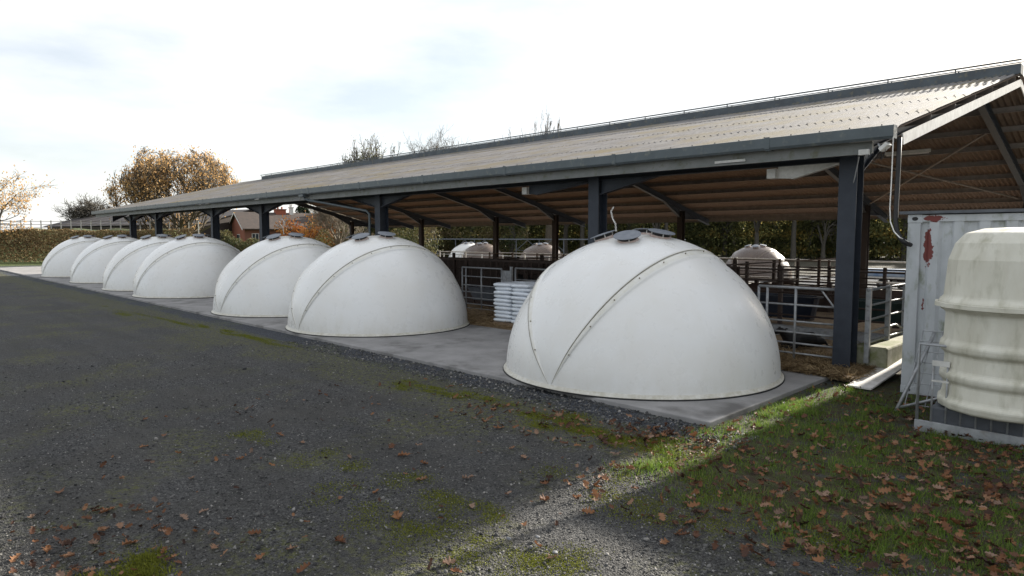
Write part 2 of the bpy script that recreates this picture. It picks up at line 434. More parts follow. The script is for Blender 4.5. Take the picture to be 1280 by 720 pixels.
# undersides (browner than the sheets: shade and straw bounce in the colour)
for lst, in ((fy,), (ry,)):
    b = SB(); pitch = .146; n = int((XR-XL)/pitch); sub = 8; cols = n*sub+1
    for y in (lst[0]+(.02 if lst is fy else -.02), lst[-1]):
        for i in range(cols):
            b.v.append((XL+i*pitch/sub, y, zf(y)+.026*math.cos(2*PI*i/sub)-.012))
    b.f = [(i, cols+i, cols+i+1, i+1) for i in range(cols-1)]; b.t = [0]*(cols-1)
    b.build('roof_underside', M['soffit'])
# fixings
b = SB()
for y in fy[1:-1]+[10.75]:
    yy = y-.06
    k = 0; x = XL+.146
    while x < XR:
        b.tube([(x, yy, zf(yy)+.025), (x, yy-.002, zf(yy)+.045)], [.012, .007], 5); x += .146*3; k += 1
tag(b.build('roof_fixing', M['bolt']), kind='stuff')
# ridge
b = SB(); b.box(-43.1, XR, 19.42, 19.78, RZ-.03, RZ+.2)
b.build('ridge_vent', M['ridge'])
b = SB()
for y in (19.45,): b.bar((-43.3, y, RZ+.29), (XR, y, RZ+.29), .03, .035)
b.bar((-43.3, 19.75, RZ+.29), (XR, 19.75, RZ+.29), .03, .02)
x = -43.2
while x < XR:
    b.bar((x, 19.45, RZ+.2), (x, 19.45, RZ+.3), .03, .015, (0, 1, 0)); b.bar((x, 19.75, RZ+.2), (x, 19.75, RZ+.3), .03, .015, (0, 1, 0))
    x += 1.5
b.build('ridge_rail', M['ridge'])
b = SB()
b.poly([(XL, 19.3, zf(19.3)+.035), (-43.1, 19.3, zf(19.3)+.035), (-43.1, 19.6, RZ+.05), (XL, 19.6, RZ+.05), (XL, 19.9, zf(19.9)+.035), (-43.1, 19.9, zf(19.9)+.035)], [(0,1,2,3), (3,2,5,4)])
b.build('ridge_cap', M['sheet'])
# gutter: box gutter with lip in lengths
b = SB(); gy0, gy1 = 10.40, 10.56; x = -46.75
prof = [(gy1, 3.775), (gy1, 3.60), (gy0+.03, 3.585), (gy0, 3.62), (gy0, 3.77), (gy0+.02, 3.775), (gy0+.02, 3.63), (gy1-.01, 3.61), (gy1-.01, 3.775)]
while x < -2.98:
    x2 = min(x+3.0, -2.95); n0 = len(b.v)
    for xx in (x, x2-.004):
        for (y, z) in prof: b.v.append((xx, y, z))
    m_ = len(prof)
    for i in range(m_): b.f.append((n0+i, n0+(i+1) % m_, n0+m_+(i+1) % m_, n0+m_+i)); b.t.append(0)
    b.box(x2-.05, x2+.03, gy0-.004, gy0+.008, 3.60, 3.785) if x2 < -3 else b.box(x2-.005, x2, gy0, gy1, 3.59, 3.775)
    b.box(x2-.05, x2+.03, gy0+.02, gy1, 3.578, 3.592) if x2 < -3 else None
    x = x2
b.build('gutter', M['gutter'])
b = SB(); b.box(-46.6, -3.28, 10.60, 10.66, 3.42, 3.60); b.box(-46.6, -3.28, 10.585, 10.60, 3.42, 3.435); b.box(-46.6, -3.28, 10.585, 10.60, 3.585, 3.598)
b.build('fascia', M['fascia'])
# steel frames
FX = [-3.77, -8.8, -16.9, -24.85, -29.7, -37.2, -41.6, -46.2]
def icol(b, x, y, z0, z1, w, d):      # flanges face front and back
    tf, tw = .014, .01
    b.box(x-w/2, x+w/2, y-d/2, y-d/2+tf, z0, z1); b.box(x-w/2, x+w/2, y+d/2-tf, y+d/2, z0, z1)
    b.box(x-tw/2, x+tw/2, y-d/2+tf, y+d/2-tf, z0, z1)
def ibeam(b, x, ya, za, yb, zb, w, h):
    # flanged rafter in the plane x
    for (o1, t_) in ((0, .014), (-h+.014, .014)):
        b.bar((x, ya, za+o1-.007), (x, yb, zb+o1-.007), w, t_)
    b.bar((x, ya, za-h/2), (x, yb, zb-h/2), .01, h-.03)
front_posts = FX[:7]; rear_posts = FX
for i, x in enumerate(FX):
    if i < 7:
        b = SB(); wdt = .27 if i < 3 else .22
        icol(b, x, 11.26, -.02, 3.55, wdt, .30)
        b.box(x-.2, x+.2, 11.05, 11.47, 3.5, 3.515)
        b.build('post', M['steel'])
    b = SB(); icol(b, x, 28.0, 0, 3.45, .25, .28); b.build('post', M['steelbrown'])
    b = SB(); zo = -.19
    ibeam(b, x, 11.1, zf(11.1)+zo, RY, RZ+zo, .16, .26); ibeam(b, x, RY, RZ+zo, 30.6, zf(30.6)+zo, .16, .26)
    # haunches at the posts
    for yy, sg in ((28.0, -1), (28.0, 1), (11.26, 1)):
        ya, yb = yy+sg*.14, yy+sg*1.5; za, zb = zf(ya)+zo-.26, zf(yb)+zo-.26
        b.poly([(x-.006, ya, za), (x-.006, yb, zb), (x-.006, ya, za-.35), (x+.006, ya, za), (x+.006, yb, zb), (x+.006, ya, za-.35)], [(0,1,2), (5,4,3), (0,3,4,1), (1,4,5,2), (2,5,3,0)])
        b.bar((x, ya, za-.35), (x, yb, zb), .14, .014)
    b.build('rafter', M['steel'])
# eave beam with haunches either side of the posts
for i in range(6):
    xa, xb = FX[i+1], FX[i]
    b = SB(); b.box(xa, xb, 11.2, 11.21, 3.40, 3.60); b.box(xa, xb, 11.13, 11.28, 3.39, 3.40)
    b.build('eave_beam', M['steel'])
for i, x in enumerate(front_posts):
    for sg in (-1, 1):
        if i == 0 and sg > 0: continue
        if i < 2 and sg < 0:      # deep end away from the post, with a pale end plate
            b = SB(); xa = x-.15; xb = x-(1.15 if i == 0 else 1.95)
            b.poly([(xa, 11.195, 3.398), (xb, 11.195, 3.398), (xb, 11.195, 3.20), (xb+.25, 11.195, 3.18), (xa, 11.195, 3.37), (xa, 11.205, 3.398), (xb, 11.205, 3.398), (xb, 11.205, 3.20), (xb+.25, 11.205, 3.18), (xa, 11.205, 3.37)],
                   [(0,4,3,2,1), (5,6,7,8,9), (0,5,9,4), (4,9,8,3), (3,8,7,2), (2,7,6,1)])
            b.bar((xb+.25, 11.2, 3.175), (xa, 11.2, 3.365), .13, .012); b.build('haunch', M['galvwhite'] if i == 0 else M['steel'])  # sunlit look of the nearest haunch put into its paler material
            b = SB(); b.box(xb-.16, xb-.01, 11.12, 11.28, 3.20, 3.36); b.build('end_plate', M['galvwhite'])
            continue
        b = SB(); L_ = 1.5 if i in (0, 1, 2) else 1.35; h_ = .30; xa = x+sg*(.145); xb = x+sg*L_
        zt = 3.398
        b.poly([(xa, 11.195, zt), (xb, 11.195, zt), (xa, 11.195, zt-h_), (xa, 11.205, zt), (xb, 11.205, zt), (xa, 11.205, zt-h_)], [(0,1,2), (5,4,3), (0,3,4,1), (1,4,5,2), (2,5,3,0)])
        b.bar((xa, 11.2, zt-h_), (xb, 11.2, zt-.01), .15, .012)
        b.build('haunch', M['galvwhite'] if (i == 0) else M['steel'])
# purlins
yl = [12.3, 13.8, 15.3, 16.8, 18.3, 19.2, 20.0, 21.3, 22.6, 23.9, 25.2, 26.5, 27.8, 29.1, 30.4, 30.95]
for y in yl:
    b = SB(); z = zf(y)-.042
    b.bar((XL+.1, y, z-.075), (XR-.06, y, z-.075), .012, .15); b.bar((XL+.1, y-.03, z-.146), (XR-.06, y-.03, z-.146), .06, .008)
    b.bar((XL+.1, y+.03, z-.004), (XR-.06, y+.03, z-.004), .06, .008)
    b.build('purlin', M['purlin'])
# barge boards on the verges
b = SB(); b.bar((XR-.02, 10.72, zf(10.72)-.20), (XR-.02, 19.58, RZ-.22), .02, .16); b.build('barge_board', M['galvwhite'])
b = SB(); b.bar((XR-.02, 30.9, zf(30.9)-.20), (XR-.02, 19.62, RZ-.22), .02, .16); b.build('barge_board', M['galvwhite'])
# diagonal wind braces under the rear slope
b = SB(); b.tube([(-4.0, 27.8, 3.5), (-8.6, 22.2, 5.05)], .03, 6); b.tube([(-8.6, 27.8, 3.5), (-4.0, 22.2, 5.05)], .03, 6); b.build('wind_brace', M['purlin'])
# strip lights (unlit)
for (x, y) in ((-14.0, 23.3), (-30.7, 23.3), (-6.2, 23.3), (-22.5, 21), (-11.0, 16)):
    b = SB(); z = zf(y)-.26
    b.box(x-.62, x+.62, y-.05, y+.05, z-.05, z+.04); p = b.build('strip_light', M['galvwhite'])
    b = SB(); b.tube([(x-.58, y, z-.07), (x+.58, y, z-.07)], .018, 6); q = b.build('tube', M['white'], parent=p)
# gutter outlet and branch pipe to the third post
b = SB()
b.tube([(-20.2, 10.5, 3.60), (-20.2, 10.52, 3.46), (-20.0, 10.56, 3.40), (-19.3, 10.7, 3.30), (-17.3, 11.0, 3.0), (-17.18, 11.02, 2.9), (-17.18, 11.02, .1)], .036, 10)
b.build('downpipe', M['gutter'], smooth=True)
b = SB(); b.box(-20.34, -20.06, 10.38, 10.56, 3.52, 3.59); b.build('gutter_outlet', M['gutter'])
# junction box on the fascia and a flat lamp bracket
b = SB(); b.box(-5.75, -5.2, 10.570, 10.583, 3.46, 3.50); b.build('bracket', M['galvwhite'])
# small floodlight and loose cabling on the gutter corner
fl = thing('floodlight', 'small white floodlight on a bracket at the gutter end beside the nearest post', 'floodlight', (-3.12, 10.5, 3.42))
b = MB(); b.bar((-.05, 0, .12), (.02, -.02, .0), .02, .02); b.build('bracket', M['galv'], fl)
b = MB(); b.bar((.0, -.02, .02), (.10, -.05, .10), .11, .06); b.build('housing', M['galvwhite'], fl, bevel=.006)
b = MB(); b.box(-.32, -.18, .02, .09, -.02, .06); b.build('junction_box', M['galvwhite'], fl, bevel=.004)
b = MB()
for k in range(5):
    a = [(-.25+.06*k, .03, .0), (-.2+.05*k, .0, -.10-.02*(k % 3)), (-.1+.04*k, -.02, -.05+.02*k), (.02, -.02, .02)]
    b.tube(a, .005, 4)
b.build('cable', M['rubber'], fl)
b = MB()
b.tube([(-3.55, 10.9, 3.42), (-3.74, 11.2, 2.9)], .008, 5)
o = b.build('wire_stay', M['galv']); tag(o, 'thin wire stay from the gutter down to the nearest steel post', 'wire')
# hanging hose
b = MB()
b.tube([(-2.90, 10.5, 3.60), (-2.90, 10.5, 3.2), (-2.90, 10.48, 2.6), (-2.89, 10.45, 2.42), (-2.85, 10.4, 2.28), (-2.78, 10.3, 2.19), (-2.72, 10.25, 2.14), (-2.71, 10.3, 2.12), (-2.70, 10.36, 2.11), (-2.69, 10.44, 2.10)], .031, 10)
o = b.build('black_hose', M['rubber'], smooth=True); tag(o, 'fat black pipe hanging from the shed gutter end and curving to the container', 'pipe')
b = MB(); b.tube([(-2.95, 10.40, 3.6), (-2.945, 10.38, 3.0), (-2.95, 10.38, 2.62), (-2.93, 10.36, 2.42), (-2.86, 10.3, 2.28), (-2.76, 10.2, 2.2), (-2.70, 10.4, 2.14)], .008, 5)
o = b.build('white_cable', M['white']); tag(o, 'thin white cable running down along the hanging black pipe', 'cable')

# ------------------------------------------------------------------ domes
DR, DH = 2.17, 2.13
def dpt(th, ph, off=0.0):
    r = DR+off; h = DH+off
    return (r*math.cos(ph)*math.cos(th), r*math.sin(ph), .03+h*math.cos(ph)*math.sin(th))
def make_dome(label, group, shell, aged=False):
    t = thing('calf_dome', label, 'calf dome', (0, 0, 0), 0, group)
    def off_right(a):      # profile of the right panel (degrees)
        if a > 62.75: return .018
        if a > 59.6: return .030
        if a > 58.9: return .004
        return 0
    def panel(angs):
        b = MB(); nph = 64
        for a, of in angs:
            for j in range(nph+1):
                ph = -PI/2+PI*j/nph
                k = min(1, math.cos(ph)*3.5)
                b.v.append(dpt(R(a), ph, of*k))
        for i in range(len(angs)-1):
            for j in range(nph):
                c = [b.v[q] for q in (i*(nph+1)+j, (i+1)*(nph+1)+j+1)]
                my = (c[0][1]+c[1][1])/2; mz = (c[0][2]+c[1][2])/2; mx = (c[0][0]+c[1][0])/2
                if my > 1.1 and abs(mx) < .75 and mz < 1.75: continue      # way in, on the shed side
                b.f.append((i*(nph+1)+j, (i+1)*(nph+1)+j, (i+1)*(nph+1)+j+1, i*(nph+1)+j+1)); b.t.append(0)
        return b.build('shell_panel', shell, t, smooth=True)
    A = [(a, 0) for a in np.linspace(0, 58.2, 30)] + [(58.8, .004), (59.2, .022), (59.7, .028), (61, .03), (62.4, .03), (62.8, .026), (62.85, .0)]
    panel(A)
    A = [(63.15, .0), (63.2, .034), (64, .038)] + [(a, .032) for a in np.linspace(66, 122, 30)] + [(123, .034), (123.5, .05), (124.2, .056), (126.6, .056), (126.8, .05), (126.85, .0)]
    panel(A)
    A = [(127.15, .0), (127.2, .010), (129, .006)] + [(a, 0) for a in np.linspace(131, 180, 26)]
    panel(A)
    for sa, of in ((63, .032), (127, .045)):
        b = MB(); nph = 64
        for j in range(nph+1):
            ph = -PI/2+PI*j/nph; k = min(1, math.cos(ph)*3.5)
            for da, oo in (((-.14, of*k+.001), (.14, of*k+.001)) if sa == 63 else ((-.38, .058*k+.002), (-.16, .058*k+.002))): b.v.append(dpt(R(sa+da/max(.12, math.cos(ph))*.8), ph, oo))
        for j in range(nph):
            if math.sin(-PI/2+PI*j/nph) > .55 and sa > 0 and False: continue
            b.f.append((2*j, 2*j+1, 2*j+3, 2*j+2)); b.t.append(0)
        # bolts along the lap
        j = 0
        for ph in np.linspace(-1.30, 1.2, 12):
            a = sa-1.6/max(.35, math.cos(ph)); p = np.array(dpt(R(a), ph, of*1.15+.006)); n = p/np.linalg.norm(p)
            b.tube([p-n*.012, p+n*.004], .009, 6)
        b.build('seam', M['gasket'], t)
    # base flange and seal
    b = MB(); b.lathe([(DR-.02, .085), (DR+.008, .06), (DR+.025, .034), (DR+.042, .028), (DR+.050, .022), (DR+.048, .017), (DR-.03, .016)], 96, caps=False)
    b.build('base_flange', M['geledge'] if shell is M['gel'] else shell, t, smooth=True)
    b = MB(); b.lathe([(DR-.02, .0), (DR+.06, .0), (DR+.06, .017), (DR-.02, .017)], 72, caps=False); b.build('base_seal', M['rubber'], t)
    # arched door frame on the shed side
    b = MB(); pts = []
    for k in range(15):
        a = PI*k/14; x = .78*math.cos(a); z = 1.05+.72*math.sin(a)
        pts.append((x, z))
    pts = [(.78, .05)]+pts+[(-.78, .05)]
    P3 = []
    for x, z in pts:
        q = 1-(x/DR)**2-((z-.03)/DH)**2; P3.append((x, DR*math.sqrt(max(q, .02))+.01, z))
    b.tube(P3, .05, 6); b.build('door_frame', shell, t, smooth=True)
    # vents near the crown
    for (lx, ly) in ((.18, -.60), (-.42, -.40), (.42, -.06), (-.12, .30)):
        n = np.array([lx/DR**2, ly/DR**2, 0.0]); z = DH*math.sqrt(1-(lx*lx+ly*ly)/DR**2)
        n = np.array([lx/DR**2, ly/DR**2, z/DH**2]); n /= np.linalg.norm(n); n = n*np.array([1.25, 1.25, 1]); n /= np.linalg.norm(n)
        base = np.array([lx, ly, z+.03+.030])
        u = np.cross(n, (0, 1, 0)); u /= np.linalg.norm(u); w = np.cross(n, u)
        def T(vs): return [tuple(base+u*x+w*y+n*zz) for x, y, zz in vs]
        c = MB(); c.lathe([(.145, -.04), (.178, -.03), (.178, -.008), (.16, .0), (.155, .03), (.135, .03), (.13, -.03)], 24, caps=False)
        c.v = T(c.v); vc = c.build('vent_collar', M['pinkring'], t, smooth=False)
        d = MB(); d.lathe([(.132, -.02), (.132, .076), (.01, .078)], 20); d.v = T(d.v); d.build('vent_dark_core', M['rubber'], t)  # solid dark drum stands in for the shaded gap under the cap
        c = MB(); c.lathe([(.21, .08), (.215, .084), (.213, .090), (.10, .10), (.02, .103)], 28)
        c.v = T(c.v); cap = c.build('vent_cap', M['capgrey'], t)
        for k in range(4):
            c = MB(); a = PI/4+PI/2*k; c.tube([(.15*math.cos(a), .15*math.sin(a), .02), (.15*math.cos(a), .15*math.sin(a), .082)], .009, 5)
            c.v = T(c.v); c.build('spacer', M['galvwhite'], cap)
    return t
DG = 'white calf domes along the concrete slab'
dome = make_dome('largest and nearest white fibreglass calf dome, beside the nearest steel post', DG, M['gel'])
dome.location = (-6.22, 9.08, .06)
dl = [(-13.95, 9.2, 0, 'white calf dome just left of the stacked feed bags, second from the container'),
      (-18.8, 9.3, 3, 'white calf dome standing in front of the brick house, third from the container'),
      (-26.55, 9.35, -2, 'white calf dome fourth from the container, below the autumn oak'),
      (-30.95, 9.4, 2, 'white calf dome half hidden behind the fourth one, fifth from the container'),
      (-37.2, 9.5, 0, 'white calf dome sixth from the container, near the far end of the slab'),
      (-44.0, 9.5, 2, 'smallest looking white calf dome at the far left end of the slab')]
for x, y, rz, lb in dl: dup(dome, (x, y, .06), R(rz), lb, DG)
DG2 = 'aged brown calf domes behind the shed'
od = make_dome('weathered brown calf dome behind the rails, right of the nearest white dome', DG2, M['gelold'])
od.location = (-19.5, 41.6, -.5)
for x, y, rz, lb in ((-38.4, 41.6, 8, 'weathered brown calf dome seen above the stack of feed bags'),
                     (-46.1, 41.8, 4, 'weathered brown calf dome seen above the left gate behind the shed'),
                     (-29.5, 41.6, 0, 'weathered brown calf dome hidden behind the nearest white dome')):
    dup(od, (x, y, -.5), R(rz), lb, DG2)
dup(dome, (-49.9, 43.4, -.5), R(5), 'clean white calf dome behind the shed, left of the brown ones', 'clean white domes behind the shed')
dup(dome, (-58.5, 42.0, -.5), R(-5), 'clean white calf dome behind the shed, peeping over the second front dome', 'clean white domes behind the shed')

# lifting chain / twisted rope on two domes
def rope(name, pts, label):
    b = MB(); 
    for s_ in (0, PI):
        P = []
        for i in range(len(pts)-1):
            p, q = np.array(pts[i]), np.array(pts[i+1])
            for k in range(8):
                tt = k/8; a = s_+(i*8+k)*.9; c = p*(1-tt)+q*tt
                P.append(tuple(c+np.array([math.cos(a), math.sin(a), 0])*.009))
        b.tube(P, .0055, 5)
    o = b.build(name, M['galvwhite']); tag(o, label, 'rope'); return o
rope('twisted_rope', [(-6.35, 8.6, 2.30), (-6.38, 8.62, 2.42), (-6.45, 8.64, 2.50), (-6.5, 8.66, 2.62), (-6.44, 8.66, 2.70)], 'short twisted rope rising from the vents of the nearest white dome')
rope('twisted_rope', [(-19.0, 9.2, 2.30), (-19.05, 9.2, 2.5), (-19.25, 9.2, 2.62), (-19.1, 9.2, 2.76), (-18.95, 9.2, 2.66), (-19.0, 9.2, 2.52)], 'looped rope on top of the third white dome in front of the brick house')

# ------------------------------------------------------------------ feed bags on a pallet
BX, BY = -11.80, 11.0
pal = thing('pallet', 'wooden pallet under the stack of white feed bags', 'pallet', (BX+.62, BY+.5, .06))
b = MB()
for k in range(6): b.box(-.6, .6, -.48+k*.17, -.36+k*.17, .09, .11)
b.build('deck_boards', M['wood'], pal)
b = MB()
for y in (-.45, -.02, .41): b.box(-.6, .6, y-.05, y+.05, 0, .089)
b.build('bearer', M['wood'], pal)
bagb = MB(); nu, nv = 14, 8
def bagshape():
    b = MB(); n = 28; m_ = 10
    def pw(c, e): return math.copysign(abs(c)**e, c)
    for j in range(m_+1):
        v = -PI/2+PI*j/m_
        for i in range(n):
            u = 2*PI*i/n
            x = .312*pw(math.cos(v), .45)*pw(math.cos(u), .32); y = .262*pw(math.cos(v), .45)*pw(math.sin(u), .32)
            pinch = 1-.35*(abs(x)/.312)**6
            b.v.append((x+.004*math.sin(y*40), y+.005*math.sin(x*30+1), .05+(.054*pw(math.sin(v), .7)+.004*math.sin(x*25)*math.sin(y*31))*pinch))
    for j in range(m_):
        for i in range(n): b.f.append((j*n+i, j*n+(i+1) % n, (j+1)*n+(i+1) % n, (j+1)*n+i)); b.t.append(0)
    return b
bag0 = bagshape().build('feed_bag', M['bag'], smooth=True)
bg = 'white feed bags stacked on the pallet'
first = True
for k in range(10):
    row = ['bottom', 'second', 'third', 'fourth', 'fifth', 'sixth', 'seventh', 'eighth', 'ninth', 'top'][k]
    for ix in range(2):
        for iy in range(2):
            o = bag0 if first else bag0.copy()
            if not first: COL.objects.link(o)
            first = False
            o.location = (BX+.32+ix*.60+rnd.uniform(-.02, .02), BY+.26+iy*.50+rnd.uniform(-.02, .02), .172+k*.094)
            o.rotation_euler = (rnd.uniform(-.02, .02), rnd.uniform(-.03, .03), rnd.uniform(-.05, .05)+(PI if (k+ix) % 2 else 0))
            tag(o, f"white feed bag in the {row} layer of the stack, {'front' if iy == 0 else 'back'} row, {'left' if ix == 0 else 'right'}", 'feed bag', bg)

# ------------------------------------------------------------------ gates and pens
def gate(name, label, x0, x1, y, zs, ups, r=.02, group=None, rz=0, m='galv', brace=False):
    t = thing(name, label, 'gate', ((x0), y, 0), rz, group)
    L_ = x1-x0
    for z in zs:
        b = MB(); b.tube([(0, 0, z), (L_, 0, z)], r*(1.25 if z == max(zs) else .85), 8); b.build('rail', M[m], t, smooth=True)
    for u in ups:
        b = MB(); zt = max(zs) if u in (ups[0], ups[-1]) else max(zs)-.01
        b.tube([(u*L_, .0, min(zs)-.03), (u*L_, .0, zt)], r*1.15, 8); b.build('stile', M[m], t, smooth=True)
    if brace:
        b = MB(); b.tube([(L_*.98, .03, max(zs)-.3), (L_*.8, .03, max(zs))], r*.7, 6); b.build('brace', M[m], t)
    return t
Z7 = [.09, .25, .42, .60, .79, 1.07, 1.36]
gate('field_gate', 'galvanised seven bar gate between the nearest white dome and the nearest steel post', -5.22, -3.93, 11.25, Z7, (0, .12, .5, 1), brace=True)
gate('field_gate', 'galvanised seven bar gate left of the feed bags beside the second dome', -15.2, -13.5, 12.95, [.12, .25, .42, .60, .80, 1.06, 1.32], (0, .1, .5, 1))
gate('field_gate', 'galvanised gate behind the stack of feed bags', -12.95, -9.2, 12.95, [.12, .3, .5, .75, 1.05, 1.36], (0, .5, 1))
b = MB(); b.box(-13.42, -13.08, 12.90, 12.96, .15, 1.28); b.box(-13.10, -13.04, 12.88, 12.94, .02, 1.40)
o = b.build('sheet_panel', M['galv']); tag(o, 'pale galvanised sheet panel between the two left gates', 'panel')
# side rails running back from the nearest post
t = thing('side_rails', 'galvanised rails running back from the nearest steel post above the concrete block', 'railing', (-3.5, 11.4, 0))
for z in (.52, .69, .89, 1.12, 1.37):
    b = MB()
    if z == .69: b.tube([(0, 0, z), (0, 1.5, z), (0, 1.9, z-.10), (0, 2.3, z+.02), (0, 3.2, z+.02)], .018, 8)
    else: b.tube([(0, 0, z), (0, 3.2, z)], .022 if z > 1.3 else .018, 8)
    b.build('rail', M['galv'], t, smooth=True)
for y in (.05, 1.05, 2.0, 3.15):
    b = MB(); b.box(-.035, .035, y-.035, y+.035, .2, 1.40) ; b.build('post', M['galv'], t)
cb = MB(); cb.box(-3.72, -3.22, 11.5, 14.2, -.02, .46)
o = cb.build('concrete_block', M['concold'], bevel=.03); tag(o, 'low mossy concrete block beside the nearest steel post', 'concrete block')

def fence_run(name, label, x0, x1, y, h, nr, step, group, rot=0, rr=.022, mt='rail', z0=0.0):
    t = thing(name, label, 'pen fence', (x0, y, z0), rot, group)
    L_ = x1-x0
    for k in range(nr):
        z = h-(h-.25)*k/(nr-1)
        b = MB(); b.tube([(0, 0, z), (L_, 0, z)], rr, 6); b.build('rail', M[mt], t, smooth=True)
    n = int(L_/step)+1
    for k in range(n+1):
        u = min(k*step, L_)
        b = MB(); b.box(u-.04, u+.04, .02, .10, -.02, h+.06); b.build('post', M[mt], t)
    return t
FG = 'rusty pen fences inside the shed'
xsF = [-3.7, -8.8, -13.4, -16.9, -21, -24.85, -29.7]
names = ['right of the nearest post', 'behind the right gate', 'behind the feed bags', 'behind the left gate', 'behind the second dome', 'left of the second dome']
fence_run('pen_fence', 'rusty brown pen fence behind the right hand gate inside the shed', -8.8, -3.75, 14.6, 1.50, 6, 1.25, FG)
fence_run('pen_fence', 'rusty brown pen fence behind the bag stack inside the shed', -16.8, -8.9, 14.6, 1.48, 5, 1.3, FG)
fence_run('pen_fence', 'rusty brown pen fence behind the second dome inside the shed', -29.6, -16.95, 14.6, 1.45, 5, 1.6, FG)
fence_run('pen_fence', 'rusty brown pen fence right at the back of the shed', -30, -9, 27.7, 1.25, 5, 2.0, FG)
fence_run('pen_fence', 'rusty brown pen fence across the near back corner of the shed', -8.9, -.5, 20.5, 1.30, 5, 1.5, FG)
fence_run('pen_fence', 'rusty pen division running back from the right gate fence', 0, 11, 14.8, 1.45, 5, 1.8, FG, rot=PI/2).location = (-8.85, 14.8, 0)
fence_run('pen_fence', 'rusty pen division running back behind the left gate', 0, 12, 14.8, 1.45, 5, 1.8, FG, rot=PI/2).location = (-16.9, 14.8, 0)
fence_run('pen_fence', 'pale white railing standing in the sunny yard behind the shed', -40, 6, 31.8, 1.15, 3, 3.0, 'yard railings', mt='railpale', rr=.04)
# dark feed hurdle with narrow uprights
t = thing('feed_barrier', 'dark feed barrier with close uprights behind the bag stack', 'feed barrier', (-20.5, 13.9, 0))
b = MB()
b.bar((0, 0, 1.5), (8, 0, 1.5), .05, .05); b.bar((0, 0, .55), (8, 0, .55), .05, .05); b.build('rail', M['rail'], t)
for k in range(28):
    b = MB(); b.tube([(k*.29, 0, .55), (k*.29+.0, 0, 1.5)], .018, 6); b.build('upright', M['rail'], t)
b = MB(); b.box(0, 8, -.04, .06, 0, .5); b.build('kick_board', M['rail'], t)

t = thing('dark_screen', 'added dark boarded screen hiding the bright yard, inside the shed behind the bag stack', 'added screen', (-30, 18.5, 0))  # dark screen added to hide the bright yard behind
b = MB(); b.box(0, 20.8, 0, .06, .05, 1.35); b.build('boarding', M['rail'], t)
for k in range(9):
    b = MB(); b.box(k*2.58, k*2.58+.1, -.1, -.005, .0, 1.55); b.build('post', M['rail'], t)
t = thing('dark_screen', 'added low dark boarded screen inside the shed behind the troughs', 'added screen', (-9.2, 19.6, 0))  # lower dark screen, likewise added to darken the pens
b = MB(); b.box(0, 8.8, 0, .06, .05, .80); b.build('boarding', M['rail'], t)
for k in range(5):
    b = MB(); b.box(k*2.15, k*2.15+.1, -.1, -.005, .0, .95); b.build('post', M['rail'], t)

def trough(name, label, x, y, z, lx, ly, h, m, rz=0):
    t = thing(name, label, 'trough', (x, y, z), rz)
    b = MB(); n = 24
    def ring(s_, z_): return [(math.copysign(abs(math.cos(a))**.5, math.cos(a))*lx/2*s_, math.copysign(abs(math.sin(a))**.5, math.sin(a))*ly/2*s_, z_) for a in [2*PI*k/n for k in range(n)]]
    prof = [(.88, 0), (.97, h*.95), (1.04, h*.95), (1.04, h), (.93, h), (.82, .08)]
    vs = []; fs = []
    for s_, z_ in prof: vs += ring(s_, z_)
    for i in range(len(prof)-1):
        for k in range(n): fs.append((i*n+k, i*n+(k+1) % n, (i+1)*n+(k+1) % n, (i+1)*n+k))
    fs.append(tuple(reversed(range(n)))); fs.append(tuple((len(prof)-1)*n+k for k in range(n)))
    b.poly(vs, fs); b.build('tub', m, t)
    b = MB(); b.box(-lx*.4, -lx*.3, -ly*.45, ly*.45, -.08, .0); b.box(lx*.3, lx*.4, -ly*.45, ly*.45, -.08, .0); b.build('foot', M['rail'], t)
    return t
trough('feed_trough', 'dark blue plastic trough seen through the right gate', -6.9, 15.6, .35, 2.2, .7, .5, M['bluetub'])
trough('feed_trough', 'dark green plastic trough right of the nearest steel post', -4.6, 15.6, .40, 1.3, .7, .45, M['greentub'])
b = MB(); b.box(-9.8, -3.8, 14.25, 14.42, .05, .30)
o = b.build('kerb_beam', M['galv']); tag(o, 'low grey kerb along the foot of the pen behind the right gate', 'kerb')
trough('feed_trough', 'long grey trough behind the left gate', -14.9, 14.1, .25, 2.6, .6, .4, M['greypl'])

# black calf lying in the straw
def skin_body(name, joints, edges, m, root=0, sub=2, parent=None):
    me = bpy.data.meshes.new(name); me.from_pydata([j[0] for j in joints], edges, []); me.update()
    o = bpy.data.objects.new(name, me); COL.objects.link(o)
    sk = o.modifiers.new('skin', 'SKIN'); sk.use_smooth_shade = True
    if not me.skin_vertices: me.attributes
    bpy.context.view_layer.objects.active = o
    if not me.skin_vertices:
        bpy.ops.object.select_all(action='DESELECT'); o.select_set(True)
    for i, j in enumerate(joints):
        v = me.skin_vertices[0].data[i]; r = j[1]; v.radius = (r, r) if isinstance(r, (int, float)) else r; v.use_root = (i == root)
    ss = o.modifiers.new('sub', 'SUBSURF'); ss.levels = sub; ss.render_levels = sub
    dg = bpy.context.evaluated_depsgraph_get(); me2 = bpy.data.meshes.new_from_object(o.evaluated_get(dg))
    o.modifiers.clear(); o.data = me2; me2.materials.clear(); me2.materials.append(m)
    me2.polygons.foreach_set('use_smooth', [True]*len(me2.polygons))
    if parent: o.parent = parent
    return o
